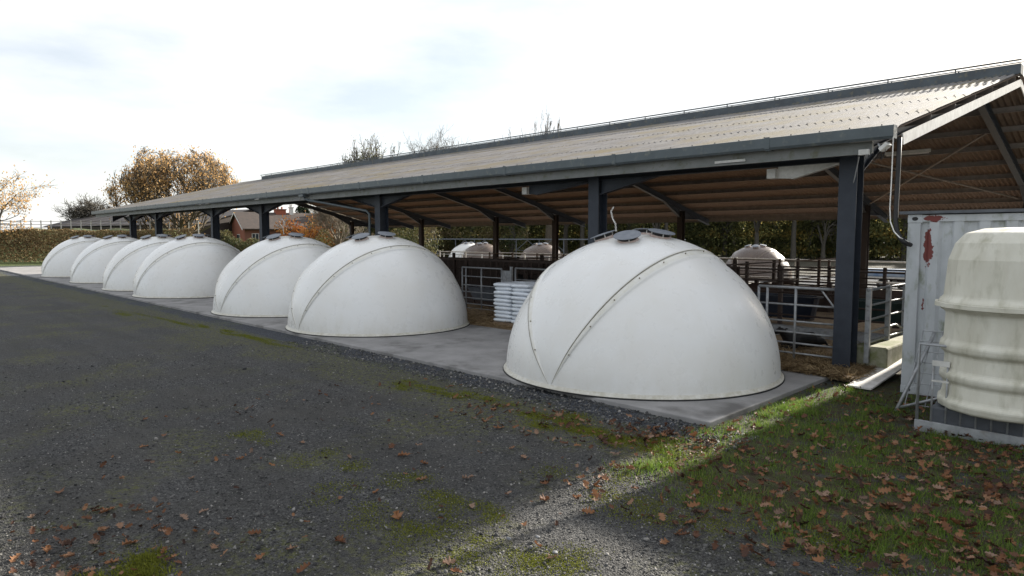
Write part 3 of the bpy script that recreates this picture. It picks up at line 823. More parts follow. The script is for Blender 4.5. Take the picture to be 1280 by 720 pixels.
def lying_calf(label, loc, rz, m, group=None, s=1.0):
    t = thing('calf', label, 'calf', loc, rz, group); t.scale = (s, s, s)
    J = [((0, 0, .20), .19), ((.28, 0, .21), .185), ((-.27, 0, .19), .18), ((-.42, 0, .16), .12), ((.44, 0, .27), .12), ((.56, .02, .38), .085), ((.62, .04, .44), .085), ((.74, .05, .40), .055), ((.80, .05, .375), .045),
         ((.36, -.17, .09), .075), ((.50, -.20, .05), .045), ((.34, -.23, .04), .035), ((.36, .17, .09), .075), ((.55, .19, .05), .045), ((.72, .18, .035), .035),
         ((-.30, -.17, .12), .11), ((-.06, -.25, .08), .055), ((-.26, -.30, .04), .035), ((-.10, -.34, .03), .03),
         ((-.50, .03, .12), .03), ((-.54, .08, .03), .02)]
    E = [(0,1),(0,2),(2,3),(1,4),(4,5),(5,6),(6,7),(7,8),(1,9),(9,10),(10,11),(1,12),(12,13),(13,14),(2,15),(15,16),(16,17),(17,18),(3,19),(19,20)]
    skin_body('body', J, E, m, parent=t)
    for sy in (-1, 1):
        b = MB(); c = np.array((.58, .04+sy*.07, .47))
        b.poly([c, c+(-.03, sy*.05, .03), c+(-.02, sy*.13, .01), c+(.02, sy*.06, -.02), c+(.0, sy*.06, .02)], [(0,1,4),(1,2,4),(2,3,4),(3,0,4),(0,3,2,1)])
        b.build('ear', m, t, smooth=True)
        b = MB(); b.tube([(.655, .045+sy*.055, .45), (.66, .045+sy*.067, .452)], [.012, .007], 6); b.build('eye', M['rubber'], t)
    return t
def standing_calf(label, loc, rz, m, group=None, s=1.0):
    t = thing('calf', label, 'calf', loc, rz, group); t.scale = (s, s, s)
    J = [((0, 0, .72), .19), ((.30, 0, .72), .19), ((-.30, 0, .74), .17), ((-.42, 0, .74), .12), ((.46, 0, .82), .12), ((.60, 0, .95), .085), ((.68, 0, 1.0), .09), ((.82, 0, .93), .06), ((.88, 0, .90), .05)]
    E = [(0,1),(0,2),(2,3),(1,4),(4,5),(5,6),(6,7),(7,8)]
    for sy in (-1, 1):
        n = len(J); J += [((.32, sy*.11, .55), .08), ((.33, sy*.11, .32), .042), ((.33, sy*.11, .08), .03), ((.36, sy*.11, .02), .036)]
        E += [(1, n), (n, n+1), (n+1, n+2), (n+2, n+3)]
        n = len(J); J += [((-.34, sy*.11, .58), .11), ((-.24, sy*.12, .44), .06), ((-.38, sy*.12, .29), .034), ((-.36, sy*.12, .08), .03), ((-.33, sy*.12, .02), .036)]
        E += [(2, n), (n, n+1), (n+1, n+2), (n+2, n+3), (n+3, n+4)]
    n = len(J); J += [((-.50, 0, .66), .025), ((-.51, 0, .40), .02)]; E += [(3, n), (n, n+1)]
    skin_body('body', J, E, m, parent=t)
    for sy in (-1, 1):
        b = MB(); c = np.array((.64, sy*.08, 1.03))
        b.poly([c, c+(-.03, sy*.05, .02), c+(-.02, sy*.14, -.01), c+(.02, sy*.07, -.03), c+(.0, sy*.07, .02)], [(0,1,4),(1,2,4),(2,3,4),(3,0,4),(0,3,2,1)])
        b.build('ear', m, t, smooth=True)
    return t
lying_calf('black calf lying in the straw behind the right hand gate', (-5.05, 12.9, .08), R(235), M['black'], s=.85)
standing_calf('dark brown calf standing behind the pen rails above the right gate', (-8.0, 17.2, .08), R(20), M['hidebrown'])
standing_calf('black calf standing in the pen behind the left gate', (-15.2, 15.6, .08), R(165), M['black'])
standing_calf('dark brown calf standing in the pen just right of the left gate', (-12.2, 16.0, .08), R(30), M['hidebrown'])

# ------------------------------------------------------------------ container and things beside it
def container_mat():
    m = mat('container_paint', (.46, .48, .50), (.38, .40, .41), 5, .6, c3=(.16, .18, .10), scale3=6, lo3=.56, hi3=.76, stretch=(1, 1, .5), bump=.2, bscale=70)
    nt = m.node_tree; N = nt.nodes; L = nt.links; b = N['Principled BSDF']
    prev = b.inputs['Base Color'].links[0].from_socket
    geo = N.new('ShaderNodeNewGeometry')
    fac = None
    def patch(c, sc_, th):
        mp = N.new('ShaderNodeMapping'); mp.inputs['Location'].default_value = (-c[0]*sc_[0], -c[1]*sc_[1], -c[2]*sc_[2]); mp.inputs['Scale'].default_value = sc_
        L.new(geo.outputs['Position'], mp.inputs['Vector'])
        ln = N.new('ShaderNodeVectorMath'); ln.operation = 'LENGTH'; L.new(mp.outputs['Vector'], ln.inputs[0])
        n = N.new('ShaderNodeTexNoise'); n.inputs['Scale'].default_value = 9; n.inputs['Detail'].default_value = 6; n.inputs['Roughness'].default_value = .7
        L.new(geo.outputs['Position'], n.inputs['Vector'])
        a = N.new('ShaderNodeMath'); a.operation = 'MULTIPLY_ADD'; L.new(n.outputs['Fac'], a.inputs[0]); a.inputs[1].default_value = 2.6; a.inputs[2].default_value = -1.3
        s_ = N.new('ShaderNodeMath'); s_.operation = 'ADD'; L.new(ln.outputs['Value'], s_.inputs[0]); L.new(a.outputs[0], s_.inputs[1])
        r = N.new('ShaderNodeMath'); r.operation = 'LESS_THAN'; L.new(s_.outputs[0], r.inputs[0]); r.inputs[1].default_value = th
        return r.outputs[0]
    for c, s_, th in (((-2.50, 9.8, 2.05), (16, .1, 3.4), .85), ((-2.42, 9.8, 2.46), (7, .1, 16), .7), ((-2.53, 9.8, 1.25), (24, .1, 5), .4), ((-1.2, 9.8, 1.6), (4, .1, 2.5), .8), ((.2, 9.8, .9), (3, .1, 2.5), .7)):
        f = patch(c, s_, th)
        x = N.new('ShaderNodeMix'); x.data_type = 'RGBA'; L.new(f, x.inputs['Factor']); L.new(prev, x.inputs[6]); x.inputs[7].default_value = (.15, .035, .03, 1); prev = x.outputs[2]
    L.new(prev, b.inputs['Base Color'])
    return m
M['cont'] = container_mat()
def container(label, x0, y0, L_, W_, H_, m, dz=.0):
    t = thing('shipping_container', label, 'shipping container', (x0, y0, dz))
    def corr(b, p0, p1, n_out):       # corrugated wall between two plan points
        p0 = np.array(p0, float); p1 = np.array(p1, float); d = p1-p0; ln = np.linalg.norm(d); d /= ln; nn = np.array(n_out, float)
        pitch = .278; k = int(ln/pitch); pitch = ln/k; pts = []
        for i in range(k):
            for u, o_ in ((0, -.034), (.25, -.034), (.37, 0), (.75, 0), (.88, -.034)): pts.append(p0+d*(i+u)*pitch+nn*(o_-.012))
        pts.append(p1+nn*(-.046))
        n0 = len(b.v)
        for z in (.16, H_-.10):
            for p in pts: b.v.append((p[0], p[1], z))
        m_ = len(pts)
        for i in range(m_-1): b.f.append((n0+i, n0+i+1, n0+m_+i+1, n0+m_+i)); b.t.append(0)
    for args in ((((.16, 0), (L_-.16, 0), (0, -1))), (((L_, .16), (L_, W_-.16), (1, 0))), (((L_-.16, W_), (.16, W_), (0, 1))), (((0, W_-.16), (0, .16), (-1, 0)))):
        b = MB(); corr(b, *args); b.build('side_wall', m, t)
    for x in (0, L_-.16):
        for y in (0, W_-.16): b = MB(); b.box(x, x+.16, y, y+.16, .12, H_-.12); b.build('corner_post', m, t, bevel=.008)
    b = MB()
    for y in (.004, W_-.064): b.box(.16, L_-.16, y, y+.06, H_-.10, H_-.01); b.box(.16, L_-.16, y, y+.06, .02, .16)
    for x in (.004, L_-.064): b.box(x, x+.06, .16, W_-.16, H_-.10, H_-.01); b.box(x, x+.06, .16, W_-.16, .02, .16)
    b.build('rail', m, t)
    b = MB(); b.box(.05, L_-.05, .05, W_-.05, H_-.045, H_-.02); b.build('roof', m, t)
    for x in (0, L_-.178):
        for y in (0, W_-.178):
            for z in (0, H_-.12):
                b = MB(); b.box(x-.004, x+.182, y-.004, y+.182, z, z+.12); c = b.build('corner_casting', m, t, bevel=.01)
                b = MB(); xc = x+.089; n = 12
                yy = y-.0065 if y == 0 else y+.1845
                vs = [(xc+.038*math.cos(2*PI*k/n), yy, z+.06+.028*math.sin(2*PI*k/n)) for k in range(n)]
                vs2 = [(a_, yy+(.004 if y == 0 else -.004), c_) for a_, _, c_ in vs]
                b.poly(vs+vs2, [tuple(range(n)), tuple(reversed(range(n, 2*n)))]+[(k, n+k, n+(k+1) % n, (k+1) % n) for k in range(n)]); b.build('casting_hole', M['rubber'], c)
    return t
container('old pale grey shipping container with peeling red primer patches at the right edge', -2.75, 10.5, 6.06, 2.44, 2.52, M['cont'])
container('added second container hidden behind the peeling one, shadowing the sun strip edge', -2.92, 13.2, 6.06, 2.44, 2.62, M['cont'])  # unseen container added to cast the right edge of the sun strip
b = MB(); b.box(-2.85, 3.4, 10.46, 13.0, 2.525, 2.565)
o = b.build('cover_sheet', M['greypl']); tag(o, 'flat grey sheet lying on top of the peeling container', 'sheet')
# pale board leaning on the ground, leaves on it
b = MB(); b.bar((-3.22, 10.25, .035), (-3.20, 12.35, .19), .33, .028)
o = b.build('board', M['boardw'], bevel=.004); tag(o, 'sunlit pale board lying on the ground between the post and the container', 'board')

# calf hutch stood on end
t = thing('calf_hutch', 'cream ribbed plastic calf hutch standing on end against the container', 'calf hutch', (-1.28, 8.95, .30))
b = MB(); prof = [(.60, 0), (.66, .02), (.68, .10), (.64, .14), (.62, .30), (.66, .34), (.67, .40), (.63, .44), (.62, .62), (.67, .66), (.68, .73), (.64, .77), (.63, 1.08), (.69, 1.12), (.71, 1.2), (.66, 1.25), (.645, 1.45), (.63, 1.66), (.57, 1.84), (.48, 1.95), (.30, 2.0), (.05, 2.01)]
b.lathe(prof, 16); b.build('shell', M['cream'], t, smooth=False, bevel=.02)
b = MB(); b.lathe([(.712, 1.135), (.74, 1.14), (.74, 1.185), (.71, 1.19)], 16, caps=False); b.build('rib', M['cream'], t)
b = MB(); b.box(-1.95, -.6, 8.95-.5, 9.7, -.02, .29)
b.v = [(x, max(y, 8.94) if False else y, z) for x, y, z in b.v]
o = b.build('plastic_base', M['greypl'], bevel=.02); tag(o, 'low dark grey plastic base under the cream hutch', 'base')
o.location.y = .16
# galvanised hutch pen front
t = thing('hutch_pen', 'small galvanised pen front with bars before the cream hutch', 'pen', (-2.13, 8.32, 0)); t.location = (-2.08, 8.55, 0)
b = MB(); b.box(0, 1.25, -.02, .02, .0, .13); b.build('bottom_plate', M['galv'], t, bevel=.004)
b = MB(); b.tube([(.02, 0, .12), (.02, 0, 1.0), (1.23, 0, 1.0), (1.23, 0, .12)], .018, 8); b.build('frame', M['galv'], t, smooth=True)
for k in range(8):
    b = MB(); b.tube([(.16+k*.14, 0, .12), (.16+k*.14, 0, .80 if k in (0, 1) else 1.0)], .011, 6); b.build('bar', M['galv'], t, smooth=True)
b = MB(); b.bar((.15, -.005, .80), (.32, -.005, .80), .02, .06); b.bar((.15, -.005, .60), (.32, -.005, .60), .015, .02); b.build('latch_plate', M['galvwhite'], t)
# folded mesh panels leaning behind the pen
t = thing('mesh_panel', 'loose galvanised mesh panels leaning on the container behind the hutch pen', 'mesh panel', (-2.5, 9.6, 0), R(8))
b = MB(); 
for k in range(9): b.tube([(.05+.11*k, -.05, .05), (.17+.11*k, .42, .98)], .007, 5)
for k in range(8): b.tube([(.05+.016*k, -.05+.065*k, .06+.13*k), (1.0+.016*k, -.05+.065*k, .06+.13*k)], .006, 5)
b.build('mesh', M['galv'], t)
b = MB(); b.tube([(-.02, -.3, .0), (.30, .42, .95)], .022, 8); b.build('pole', M['galv'], t, smooth=True)
b = MB(); b.tube([(.0, -.12, .02), (.85, .1, .35)], .018, 8); b.build('pole', M['galv'], t, smooth=True)

# ------------------------------------------------------------------ things behind the shed
t = thing('lattice_shelter', 'low steel shelter with lattice trusses and thin grey roof behind the brown domes', 'shelter', (-60, 46.5, -.5))
b = MB(); b.poly([(0,-1.5,2.50),(30,-1.5,2.50),(30,4,2.48),(0,4,2.48),(0,-1.5,2.60),(30,-1.5,2.60),(30,4,2.56),(0,4,2.56)],[(3,2,1,0),(4,5,6,7),(0,1,5,4),(1,2,6,5),(2,3,7,6),(3,0,4,7)]); b.build('roof', M['slate'], t)
for k in range(11):
    x = k*3.0
    b = MB(); b.bar((x, -1.4, 0), (x, -1.4, 2.5), .06, .06, (0, 1, 0)); b.build('post', M['capgrey'], t)
b = MB()
for k in range(10):
    x = k*3.0
    if k % 3 == 1: continue
    b.bar((x, -1.4, 1.5), (x+1.5, -1.4, 2.45), .035, .035); b.bar((x+3, -1.4, 1.5), (x+1.5, -1.4, 2.45), .035, .035)
    b.bar((x, -1.4, 1.5), (x+3, -1.4, 1.5), .03, .03)
b.build('lattice_truss', M['capgrey'], t)
fence_run('pen_fence', 'pale metal yard railing beyond the second front dome', -56, -26, 37, 1.2, 4, 2.5, 'yard railings', mt='railpale', rr=.03, z0=-.45)
t = thing('vehicle_trailer', 'blue and white flat trailer parked in the sunny yard right of the nearest post', 'trailer', (-12.0, 36.0, -.35), R(0))
b = MB(); b.box(0, 5.0, 0, 2.0, .50, .62); b.build('deck', M['railpale'], t, bevel=.01)
b = MB(); b.box(.1, 4.9, .05, 1.95, .62, .95); M['tarp'] = mat('tarp', (.12, .2, .34), (.3, .34, .4), 2, .5); b.build('load', M['tarp'], t, bevel=.06)
for x in (1.6, 2.5):
    for y in (-.12, 1.9):
        b = MB(); b.tube([(x, y, .26), (x, y+.22, .26)], .26, 18); w = b.build('wheel', M['rubber'], t)
        b = MB(); b.tube([(x, y-.01, .26), (x, y+.23, .26)], .14, 12); b.build('rim', M['galv'], w)
b = MB(); b.bar((5, 1, .55), (6.4, 1, .45), .1, .1); b.build('drawbar', M['rail'], t)
b = MB(); b.lathe([(.02, 0), (.45, .02), (.5, .1), (.5, 1.1), (.4, 1.25), (.1, 1.28)], 20)
o = b.build('water_tank', M['white'], smooth=True, loc=(-52.5, 38.6, -.5)); tag(o, 'small pale water tank between the two brown domes', 'tank')

# ------------------------------------------------------------------ trees
def skeleton(rg, height, spread, trunk_h, depth=5, nch=3, up=.35, wig=.18, first=6, updir=.6):
    """returns segments (polyline pts, radii) and tips"""
    segs = []; tips = []
    def norm(v): return v/(np.linalg.norm(v)+1e-9)
    def grow(p, d, L_, r, k):
        pts = [p]; n = 4
        for i in range(n):
            d = norm(d+rg.normal(0, wig, 3)+np.array([0, 0, up*.12])); p = p+d*L_/n; pts.append(p)
        r2 = r*.55
        segs.append((pts, [r*(1-(1-.55)*i/n) for i in range(n+1)]))
        if k <= 0: tips.extend(pts[1:]); return
        if k <= 2: tips.extend(pts[2:])
        for c in range(nch + (1 if rg.random() < .35 else 0)):
            t_ = rg.uniform(.35, 1.0) if c else 1.0
            i = t_*n; i0 = min(int(i), n-1); q = pts[i0]*(1-(i-i0))+pts[i0+1]*(i-i0)
            a = rg.normal(0, 1, 3); a = norm(a-d*np.dot(a, d)); nd = norm(d*rg.uniform(.7, 1.2)+a*rg.uniform(.5, .95)+np.array([0, 0, up*.4]))
            grow(q, nd, L_*rg.uniform(.58, .82), r2*rg.uniform(.6, .95), k-1)
    tr = height*.022+.04
    tp = [np.array([0, 0, -.1]), np.array([rg.normal(0, .05), rg.normal(0, .05), trunk_h*.5]), np.array([rg.normal(0, .1), rg.normal(0, .1), trunk_h])]
    segs.append((tp, [tr*1.25, tr, tr*.9]))
    for c in range(first):
        a = 2*PI*c/first+rg.normal(0, .3); s_ = rg.uniform(.35, 1.0)
        d = norm(np.array([math.cos(a)*s_, math.sin(a)*s_, updir+rg.uniform(0, .5)]))
        grow(tp[2]+np.array([0, 0, rg.uniform(-.3, .1)*trunk_h*.4]), d, height*.34, tr*.6, depth-1)
    allp = np.array([p for s_ in segs for p in s_[0]])
    zmax = allp[:, 2].max(); rad = np.percentile(np.hypot(allp[:, 0], allp[:, 1]), 98)
    fz = (height-trunk_h)/(zmax-trunk_h); fr = spread/rad
    def fit(p):
        p = p.copy(); 
        w = min(1, max(0, p[2]/trunk_h)) if trunk_h > 0 else 1
        p[0] *= 1+(fr-1)*w; p[1] *= 1+(fr-1)*w
        if p[2] > trunk_h: p[2] = trunk_h+(p[2]-trunk_h)*fz
        return p
    segs = [([fit(p) for p in s_[0]], s_[1]) for s_ in segs]; tips = np.array([fit(p) for p in tips])
    return segs, tips
LEAF = [(-.5, 0, 0), (0, -.32, .06), (.5, 0, 0), (0, .32, .06)]; LEAFF = [(0, 1, 2, 3)]
def tree(name, label, loc, height, spread, trunk_h, barkm, leafm=None, nleaf=6000, lsize=.22, seed=1, group=None, depth=5, nch=3, first=6, up=.35, updir=.6, wig=.18, lspread=.35, minr=.012, cat='tree', tonefn=None, rounded=False):
    rg = np.random.default_rng(seed)
    t = thing(name, label, cat, loc, 0, group)
    segs, tips = skeleton(rg, height, spread, trunk_h, depth, nch, up, wig, first, updir)
    if rounded:      # pull everything into a round-headed crown
        cz = trunk_h+(height-trunk_h)*.42; az = (height-trunk_h)*.58
        def rnd_(p):
            q = np.array([p[0]/spread, p[1]/spread, (p[2]-cz)/az]); l_ = np.linalg.norm(q)
            if p[2] < trunk_h or l_ < 1e-6: return p
            k = (1-math.exp(-1.9*l_))*1.08/l_ if l_ > .5 else ((1-math.exp(-.95))*1.08/.5)
            return np.array([q[0]*k*spread, q[1]*k*spread, max(trunk_h*.9, cz+q[2]*k*az)])
        segs = [([rnd_(p) for p in a_], r_) if i_ else (a_, r_) for i_, (a_, r_) in enumerate(segs)]; tips = np.array([rnd_(p) for p in tips])
    b = MB()
    for pts, rs in segs: 
        rs = [max(r, minr) for r in rs]
        b.tube(pts, rs, 7 if rs[0] > .08 else (4 if rs[0] > .03 else 3), caps=False)
    b.build('trunk', barkm, t, smooth=True)
    if leafm:
        c = tips[rg.integers(0, len(tips), nleaf)] + rg.normal(0, lspread, (nleaf, 3))
        c[:, 2] = np.maximum(c[:, 2], .2)
        clump = (np.sin(c[:, 0]*1.1+seed)*np.sin(c[:, 1]*1.3+2*seed)*np.sin(c[:, 2]*1.2)*.5+.5)
        tones = np.clip(clump*.6+rg.uniform(0, .5, nleaf), 0, 1)
        if tonefn: tones = tonefn(c, tones)
        sz = rg.uniform(.6, 1.3, nleaf)*lsize
        scatter('crown', LEAF, LEAFF, c, np.stack([sz, sz, sz], 1), rg, leafm, 2.0, tones, t)
    return t
# autumn oak beyond the far dome
tree('oak_tree', 'broad oak tree in orange autumn leaf beyond the shed roof', (-80.5, 26.5, .2), 13.1, 7.6, 2.6, M['bark'], M['oak'], 10500, .225, 11, depth=6, nch=3, first=12, updir=.3, lspread=.34, up=.5, minr=.02, rounded=True)
tree('oak_tree', 'brown leaved tree standing at the far left beyond the field hedge', (-76.5, 8.6, .2), 8.6, 4.6, 2.2, M['barkgrey'], M['oak'], 3500, .2, 12, depth=5, first=7)
tree('bare_tree', 'small bare tree with pale twigs in front of the brick house', (-49.5, 28.6, .0), 6.0, 2.7, 1.6, M['barkpale'], None, seed=21, depth=5, nch=4, first=8, updir=1.2, minr=.010, up=.6)
tree('bare_tree', 'bare grey tree on the far left skyline behind the dark barn', (-141, 30.5, 1), 9.5, 5.2, 2.5, M['barkgrey'], None, seed=22, depth=5, nch=4, first=8, minr=.025)
BG = 'bare treetops showing above the shed ridge'
tree('bare_tree', 'bare tree with a haze of green twigs above the ridge, leftmost of the treetops', (-65.8, 42.0, -.5), 14.3, 4.3, 4, M['barkgrey'], M['woodleaf'], 2500, .16, 23, BG, depth=6, nch=3, first=6, minr=.02)
tree('bare_tree', 'tall bare tree above the ridge in the middle of the treetops', (-60.8, 47.5, -.5), 16.0, 5.6, 4, M['bark'], None, seed=24, group=BG, depth=6, nch=3, first=6, minr=.011, updir=1.0)
tree('bare_tree', 'faint bare tree above the ridge left of the rightmost treetop', (-55.0, 54.5, -.5), 15.4, 3.2, 4, M['barkgrey'], None, seed=25, group=BG, depth=5, nch=3, first=5, minr=.018, updir=1.0)
tree('bare_tree', 'dark bare treetop rising above the ridge, rightmost of the treetops', (-51.5, 57.0, -.5), 17.4, 2.7, 5, M['bark'], None, seed=26, group=BG, depth=6, nch=3, first=5, minr=.013, updir=1.0)
tree('autumn_tree', 'low spreading orange tree in front of the brick house', (-56.5, 29.6, 0), 4.4, 3.6, 1.3, M['bark'], M['orange'], 5200, .20, 31, first=9, updir=.15, up=.15, lspread=.22)
tree('autumn_tree', 'russet round topped tree among the conifers behind the brick house', (-98, 57.5, .5), 8.8, 4.0, 2.5, M['bark'], M['orange'], 3500, .34, 32)

def conifer(label, loc, h, r, seed):
    rg = np.random.default_rng(seed); t = thing('conifer', label, 'conifer', loc, 0, 'conifers behind the brick house')
    b = MB(); b.tube([(0, 0, -.1), (0, 0, h*.95)], [.22, .03], 7); b.build('trunk', M['bark'], t, smooth=True)
    n = 3200; u = rg.uniform(0, 1, n)**.8; z = h*(.08+.92*u); a = rg.uniform(0, 2*PI, n)
    lob = 1+.25*np.sin(a*5+z*3); rr = r*(1-u)*np.sqrt(rg.uniform(.25, 1, n))*lob+.12
    c = np.stack([rr*np.cos(a), rr*np.sin(a), z-rr*.2], 1); sz = rg.uniform(.3, .6, n)
    scatter('crown', LEAF, LEAFF, c, np.stack([sz, sz*.6, sz], 1), rg, M['evergreen'], .7, None, t); return t
for (x, y, h, r, sd, lb) in ((-101.5, 52.5, 9.2, 2.6, 41, 'dark conifer left of the post behind the brick house roof'), (-99.5, 55.3, 8.0, 2.2, 42, 'small dark conifer in the middle behind the brick house'),
                            (-97.0, 59.0, 9.6, 2.8, 43, 'dark conifer right of the russet tree behind the brick house'), (-94.0, 63.0, 9.4, 2.8, 44, 'broad dark conifer at the right end behind the house'), (-108, 47, 6.5, 3, 45, 'dark conifer by the grey building left of the brick house')):
    conifer(lb, (x, y, .5), h, r, sd)

# hedges
def hedge(name, label, p0, p1, h, w, n, leaf, m, seed, kind=None, cat='hedge', wav=.25):
    rg = np.random.default_rng(seed); p0 = np.array(p0, float); p1 = np.array(p1, float)
    u = rg.uniform(0, 1, n); L_ = np.linalg.norm(p1[:2]-p0[:2]); d = (p1-p0)/L_; nn = np.array([-d[1], d[0], 0])
    top = h*(1+wav*(np.sin(u*L_*.5+seed)*.5+np.sin(u*L_*1.7+1)*.3+np.sin(u*L_*4.1)*.2))
    zz = rg.uniform(0, 1, n)**.75*top; s_ = rg.uniform(-1, 1, n)*w/2*np.sqrt(np.clip(1-(zz/top)**3, .1, 1))
    c = p0[None]+d[None]*(u*L_)[:, None]+nn[None]*s_[:, None]; c[:, 2] += zz
    tones = np.clip(.5+.35*np.sin(c[:, 0]*.9+seed)*np.sin(c[:, 1]*.8)+.2*np.sin(c[:, 2]*3)+rg.normal(0, .2, n), 0, 1)
    sz = rg.uniform(.6, 1.4, n)*leaf
    o = scatter(name, LEAF, LEAFF, c, np.stack([sz, sz, sz], 1), rg, m, 2.0, tones)
    tag(o, label, cat, kind=kind); return o
hedge('field_hedge', 'long clipped brown and green field hedge beyond the far domes', (-63, 22, 0), (-80, 3.5, 0), 2.9, 1.8, 26000, .16, M['hedgeleaf'], 1, wav=.05)
hedge('garden_hedge', 'scrubby green and brown bushes below the brick house', (-58, 22.5, 0), (-47.5, 26.5, 0), 2.1, 2.6, 12000, .13, M['bushleaf'], 2, wav=.4)
hedge('garden_hedge', 'green and orange shrubs right of the small bare tree', (-55, 32.5, 0), (-44, 34.5, 0), 2.8, 2.6, 10000, .16, M['bushleaf'], 3, wav=.5)
hedge('undergrowth', 'dense woodland undergrowth behind the shed', (-88, 50, -.5), (-28, 92, -.5), 9.0, 8, 90000, .34, M['woodleaf'], 4, 'stuff', 'undergrowth', .35)
hedge('undergrowth', 'dense woodland undergrowth behind the yard at the right', (-31, 88, -.5), (35, 112, -.5), 9.5, 8, 90000, .36, M['woodleaf'], 5, 'stuff', 'undergrowth', .35)
hedge('undergrowth', 'thick dark bushes beyond the small bare tree', (-72, 44, 0), (-54, 56, 0), 5.6, 5, 20000, .26, M['bushleaf'], 6, 'stuff', 'undergrowth', .4)
hedge('undergrowth', 'dark inner mass of the wood behind the left part of the shed', (-95, 54, -.5), (-32, 100, -.5), 6.5, 6, 22000, .9, M['woodleaf'], 14, 'stuff', 'undergrowth', .2)
hedge('undergrowth', 'dark inner mass of the wood behind the right part of the shed', (-36, 98, -.5), (40, 122, -.5), 7, 6, 22000, .9, M['woodleaf'], 15, 'stuff', 'undergrowth', .2)
# individual woodland trees
WG = 'woodland trees behind the shed'
rw = random.Random(5)
proto = []
kinds = [('ivy green woodland tree', M['woodleaf'], 4200), ('half bare yellowing woodland tree', M['woodleaf'], 1800), ('tall thin russet woodland tree', M['woodleaf'], 2800)]
shift = [-.12, .25, .1]
for k, (lb, lm, nl) in enumerate(kinds):
    sh = shift[k]
    p = tree('woodland_tree', lb, (0, 0, -.5), 12.2, [3.6, 3.2, 2.6][k], [2.5, 4, 5][k], M['barkgrey'], lm, nl, .38, 60+k, WG, depth=5, nch=3, first=6, lspread=.5, updir=.8, minr=.03, tonefn=lambda c, t_, sh=sh: np.clip(t_+sh, 0, 1))
    proto.append(p)
wp = []
a0, a1, a2 = np.array([-70, 52.]), np.array([-30, 88.]), np.array([34, 108.])
for k in range(26):
    u = k/25
    p = a0+(a1-a0)*u*2 if u < .5 else a1+(a2-a1)*(u-.5)*2
    wp.append((p[0]+rw.uniform(-2, 2), p[1]+rw.uniform(-3, 3)))
ordn = ['first', 'second', 'third', 'fourth', 'fifth', 'sixth', 'seventh', 'eighth', 'ninth', 'tenth', 'eleventh', 'twelfth', 'thirteenth', 'fourteenth', 'fifteenth', 'sixteenth', 'seventeenth', 'eighteenth', 'nineteenth', 'twentieth', 'twenty-first', 'twenty-second', 'twenty-third', 'twenty-fourth', 'twenty-fifth', 'twenty-sixth']
for k, (x, y) in enumerate(wp):
    kk = k % 3; lb = f'{kinds[kk][0]} behind the shed, {ordn[k]} from the left'
    sc_ = rw.uniform(.82, .98)
    if k < 3:
        o = proto[kk]; o.location = (x, y, -.5); o['label'] = lb; o.scale = (sc_, sc_, sc_)
    else: dup(proto[kk], (x, y, -.5), rw.uniform(0, 6.28), lb, WG, (sc_, sc_, sc_*rw.uniform(.9, 1.02)))

# ------------------------------------------------------------------ distant buildings
def brick_mat():
    m = bpy.data.materials.new('brick'); m.use_nodes = True; nt = m.node_tree; N = nt.nodes; L = nt.links; b = N['Principled BSDF']; b.inputs['Roughness'].default_value = .9
    tc = N.new('ShaderNodeTexCoord'); br = N.new('ShaderNodeTexBrick'); L.new(tc.outputs['Object'], br.inputs['Vector'])
    br.inputs['Color1'].default_value = (.36, .11, .06, 1); br.inputs['Color2'].default_value = (.29, .085, .05, 1); br.inputs['Mortar'].default_value = (.22, .10, .07, 1); br.inputs['Scale'].default_value = 3
    L.new(br.outputs['Color'], b.inputs['Base Color']); return m
M['brick'] = brick_mat()
def house(label, loc, rz, L_, W_, he, hr, wallm, roofm, wins, chim=(), name='brick_house', gable_trim=True):
    t = thing(name, label, 'house', loc, rz)
    b = MB(); b.poly([(0,0,-1),(L_,0,-1),(L_,W_,-1),(0,W_,-1),(0,0,he),(L_,0,he),(L_,W_,he),(0,W_,he),(0,W_/2,hr),(L_,W_/2,hr)],
                     [(0,1,5,4),(1,2,6,9,5),(2,3,7,6),(3,0,4,8,7)]); b.build('wall', wallm, t)
    b = MB(); sl = (hr-he)/(W_/2); e = .5
    for sg in (0, 1):
        y0 = -e if sg == 0 else W_+e; z0 = he-e*sl+.05
        P = [(-.4, y0, z0), (L_+.4, y0, z0), (L_+.4, W_/2, hr+.05), (-.4, W_/2, hr+.05)]; Q = [(x, y, z+.12) for x, y, z in P]
        b.poly(P+Q, [(0,1,2,3),(7,6,5,4),(0,4,5,1),(1,5,6,2),(3,7,4,0)])
    r = b.build('roof', roofm, t)
    for (cx, cy, w, h_, mm) in chim:
        b = MB(); b.box(cx-w, cx+w, cy-w*.7, cy+w*.7, hr-1.5, hr+h_); b.box(cx-w-.08, cx+w+.08, cy-w*.7-.08, cy+w*.7+.08, hr+h_, hr+h_+.15)
        for q in (-.4, .4): b.tube([(cx+q*w, cy, hr+h_+.15), (cx+q*w, cy, hr+h_+.5)], .13, 8)
        b.build('chimney', mm, r)
    if gable_trim:
        b = MB()
        for x in (-.42,):
            for sg in (0, 1):
                y0 = -e if sg == 0 else W_+e
                b.bar((x, y0, he-e*sl), (x, W_/2, hr), .04, .18)
        b.build('barge_board', M['white'], t)
    for (face, u, z, w, h_) in wins:
        b = MB()
        if face == 'f': b.box(u, u+w, -.04, .05, z, z+h_)
        else: b.box(-.04, .05, u, u+w, z, z+h_)
        f = b.build('window', M['white'], t)
        b = MB()
        for q in (0, 1):
            if face == 'f': b.box(u+.08+q*(w/2-.03), u+w/2-.05+q*(w/2-.03), -.06, -.043, z+.08, z+h_-.08)
            else: b.box(-.06, -.043, u+.08+q*(w/2-.03), u+w/2-.05+q*(w/2-.03), z+.08, z+h_-.08)
        b.build('pane', M['glass'], f)
    return t
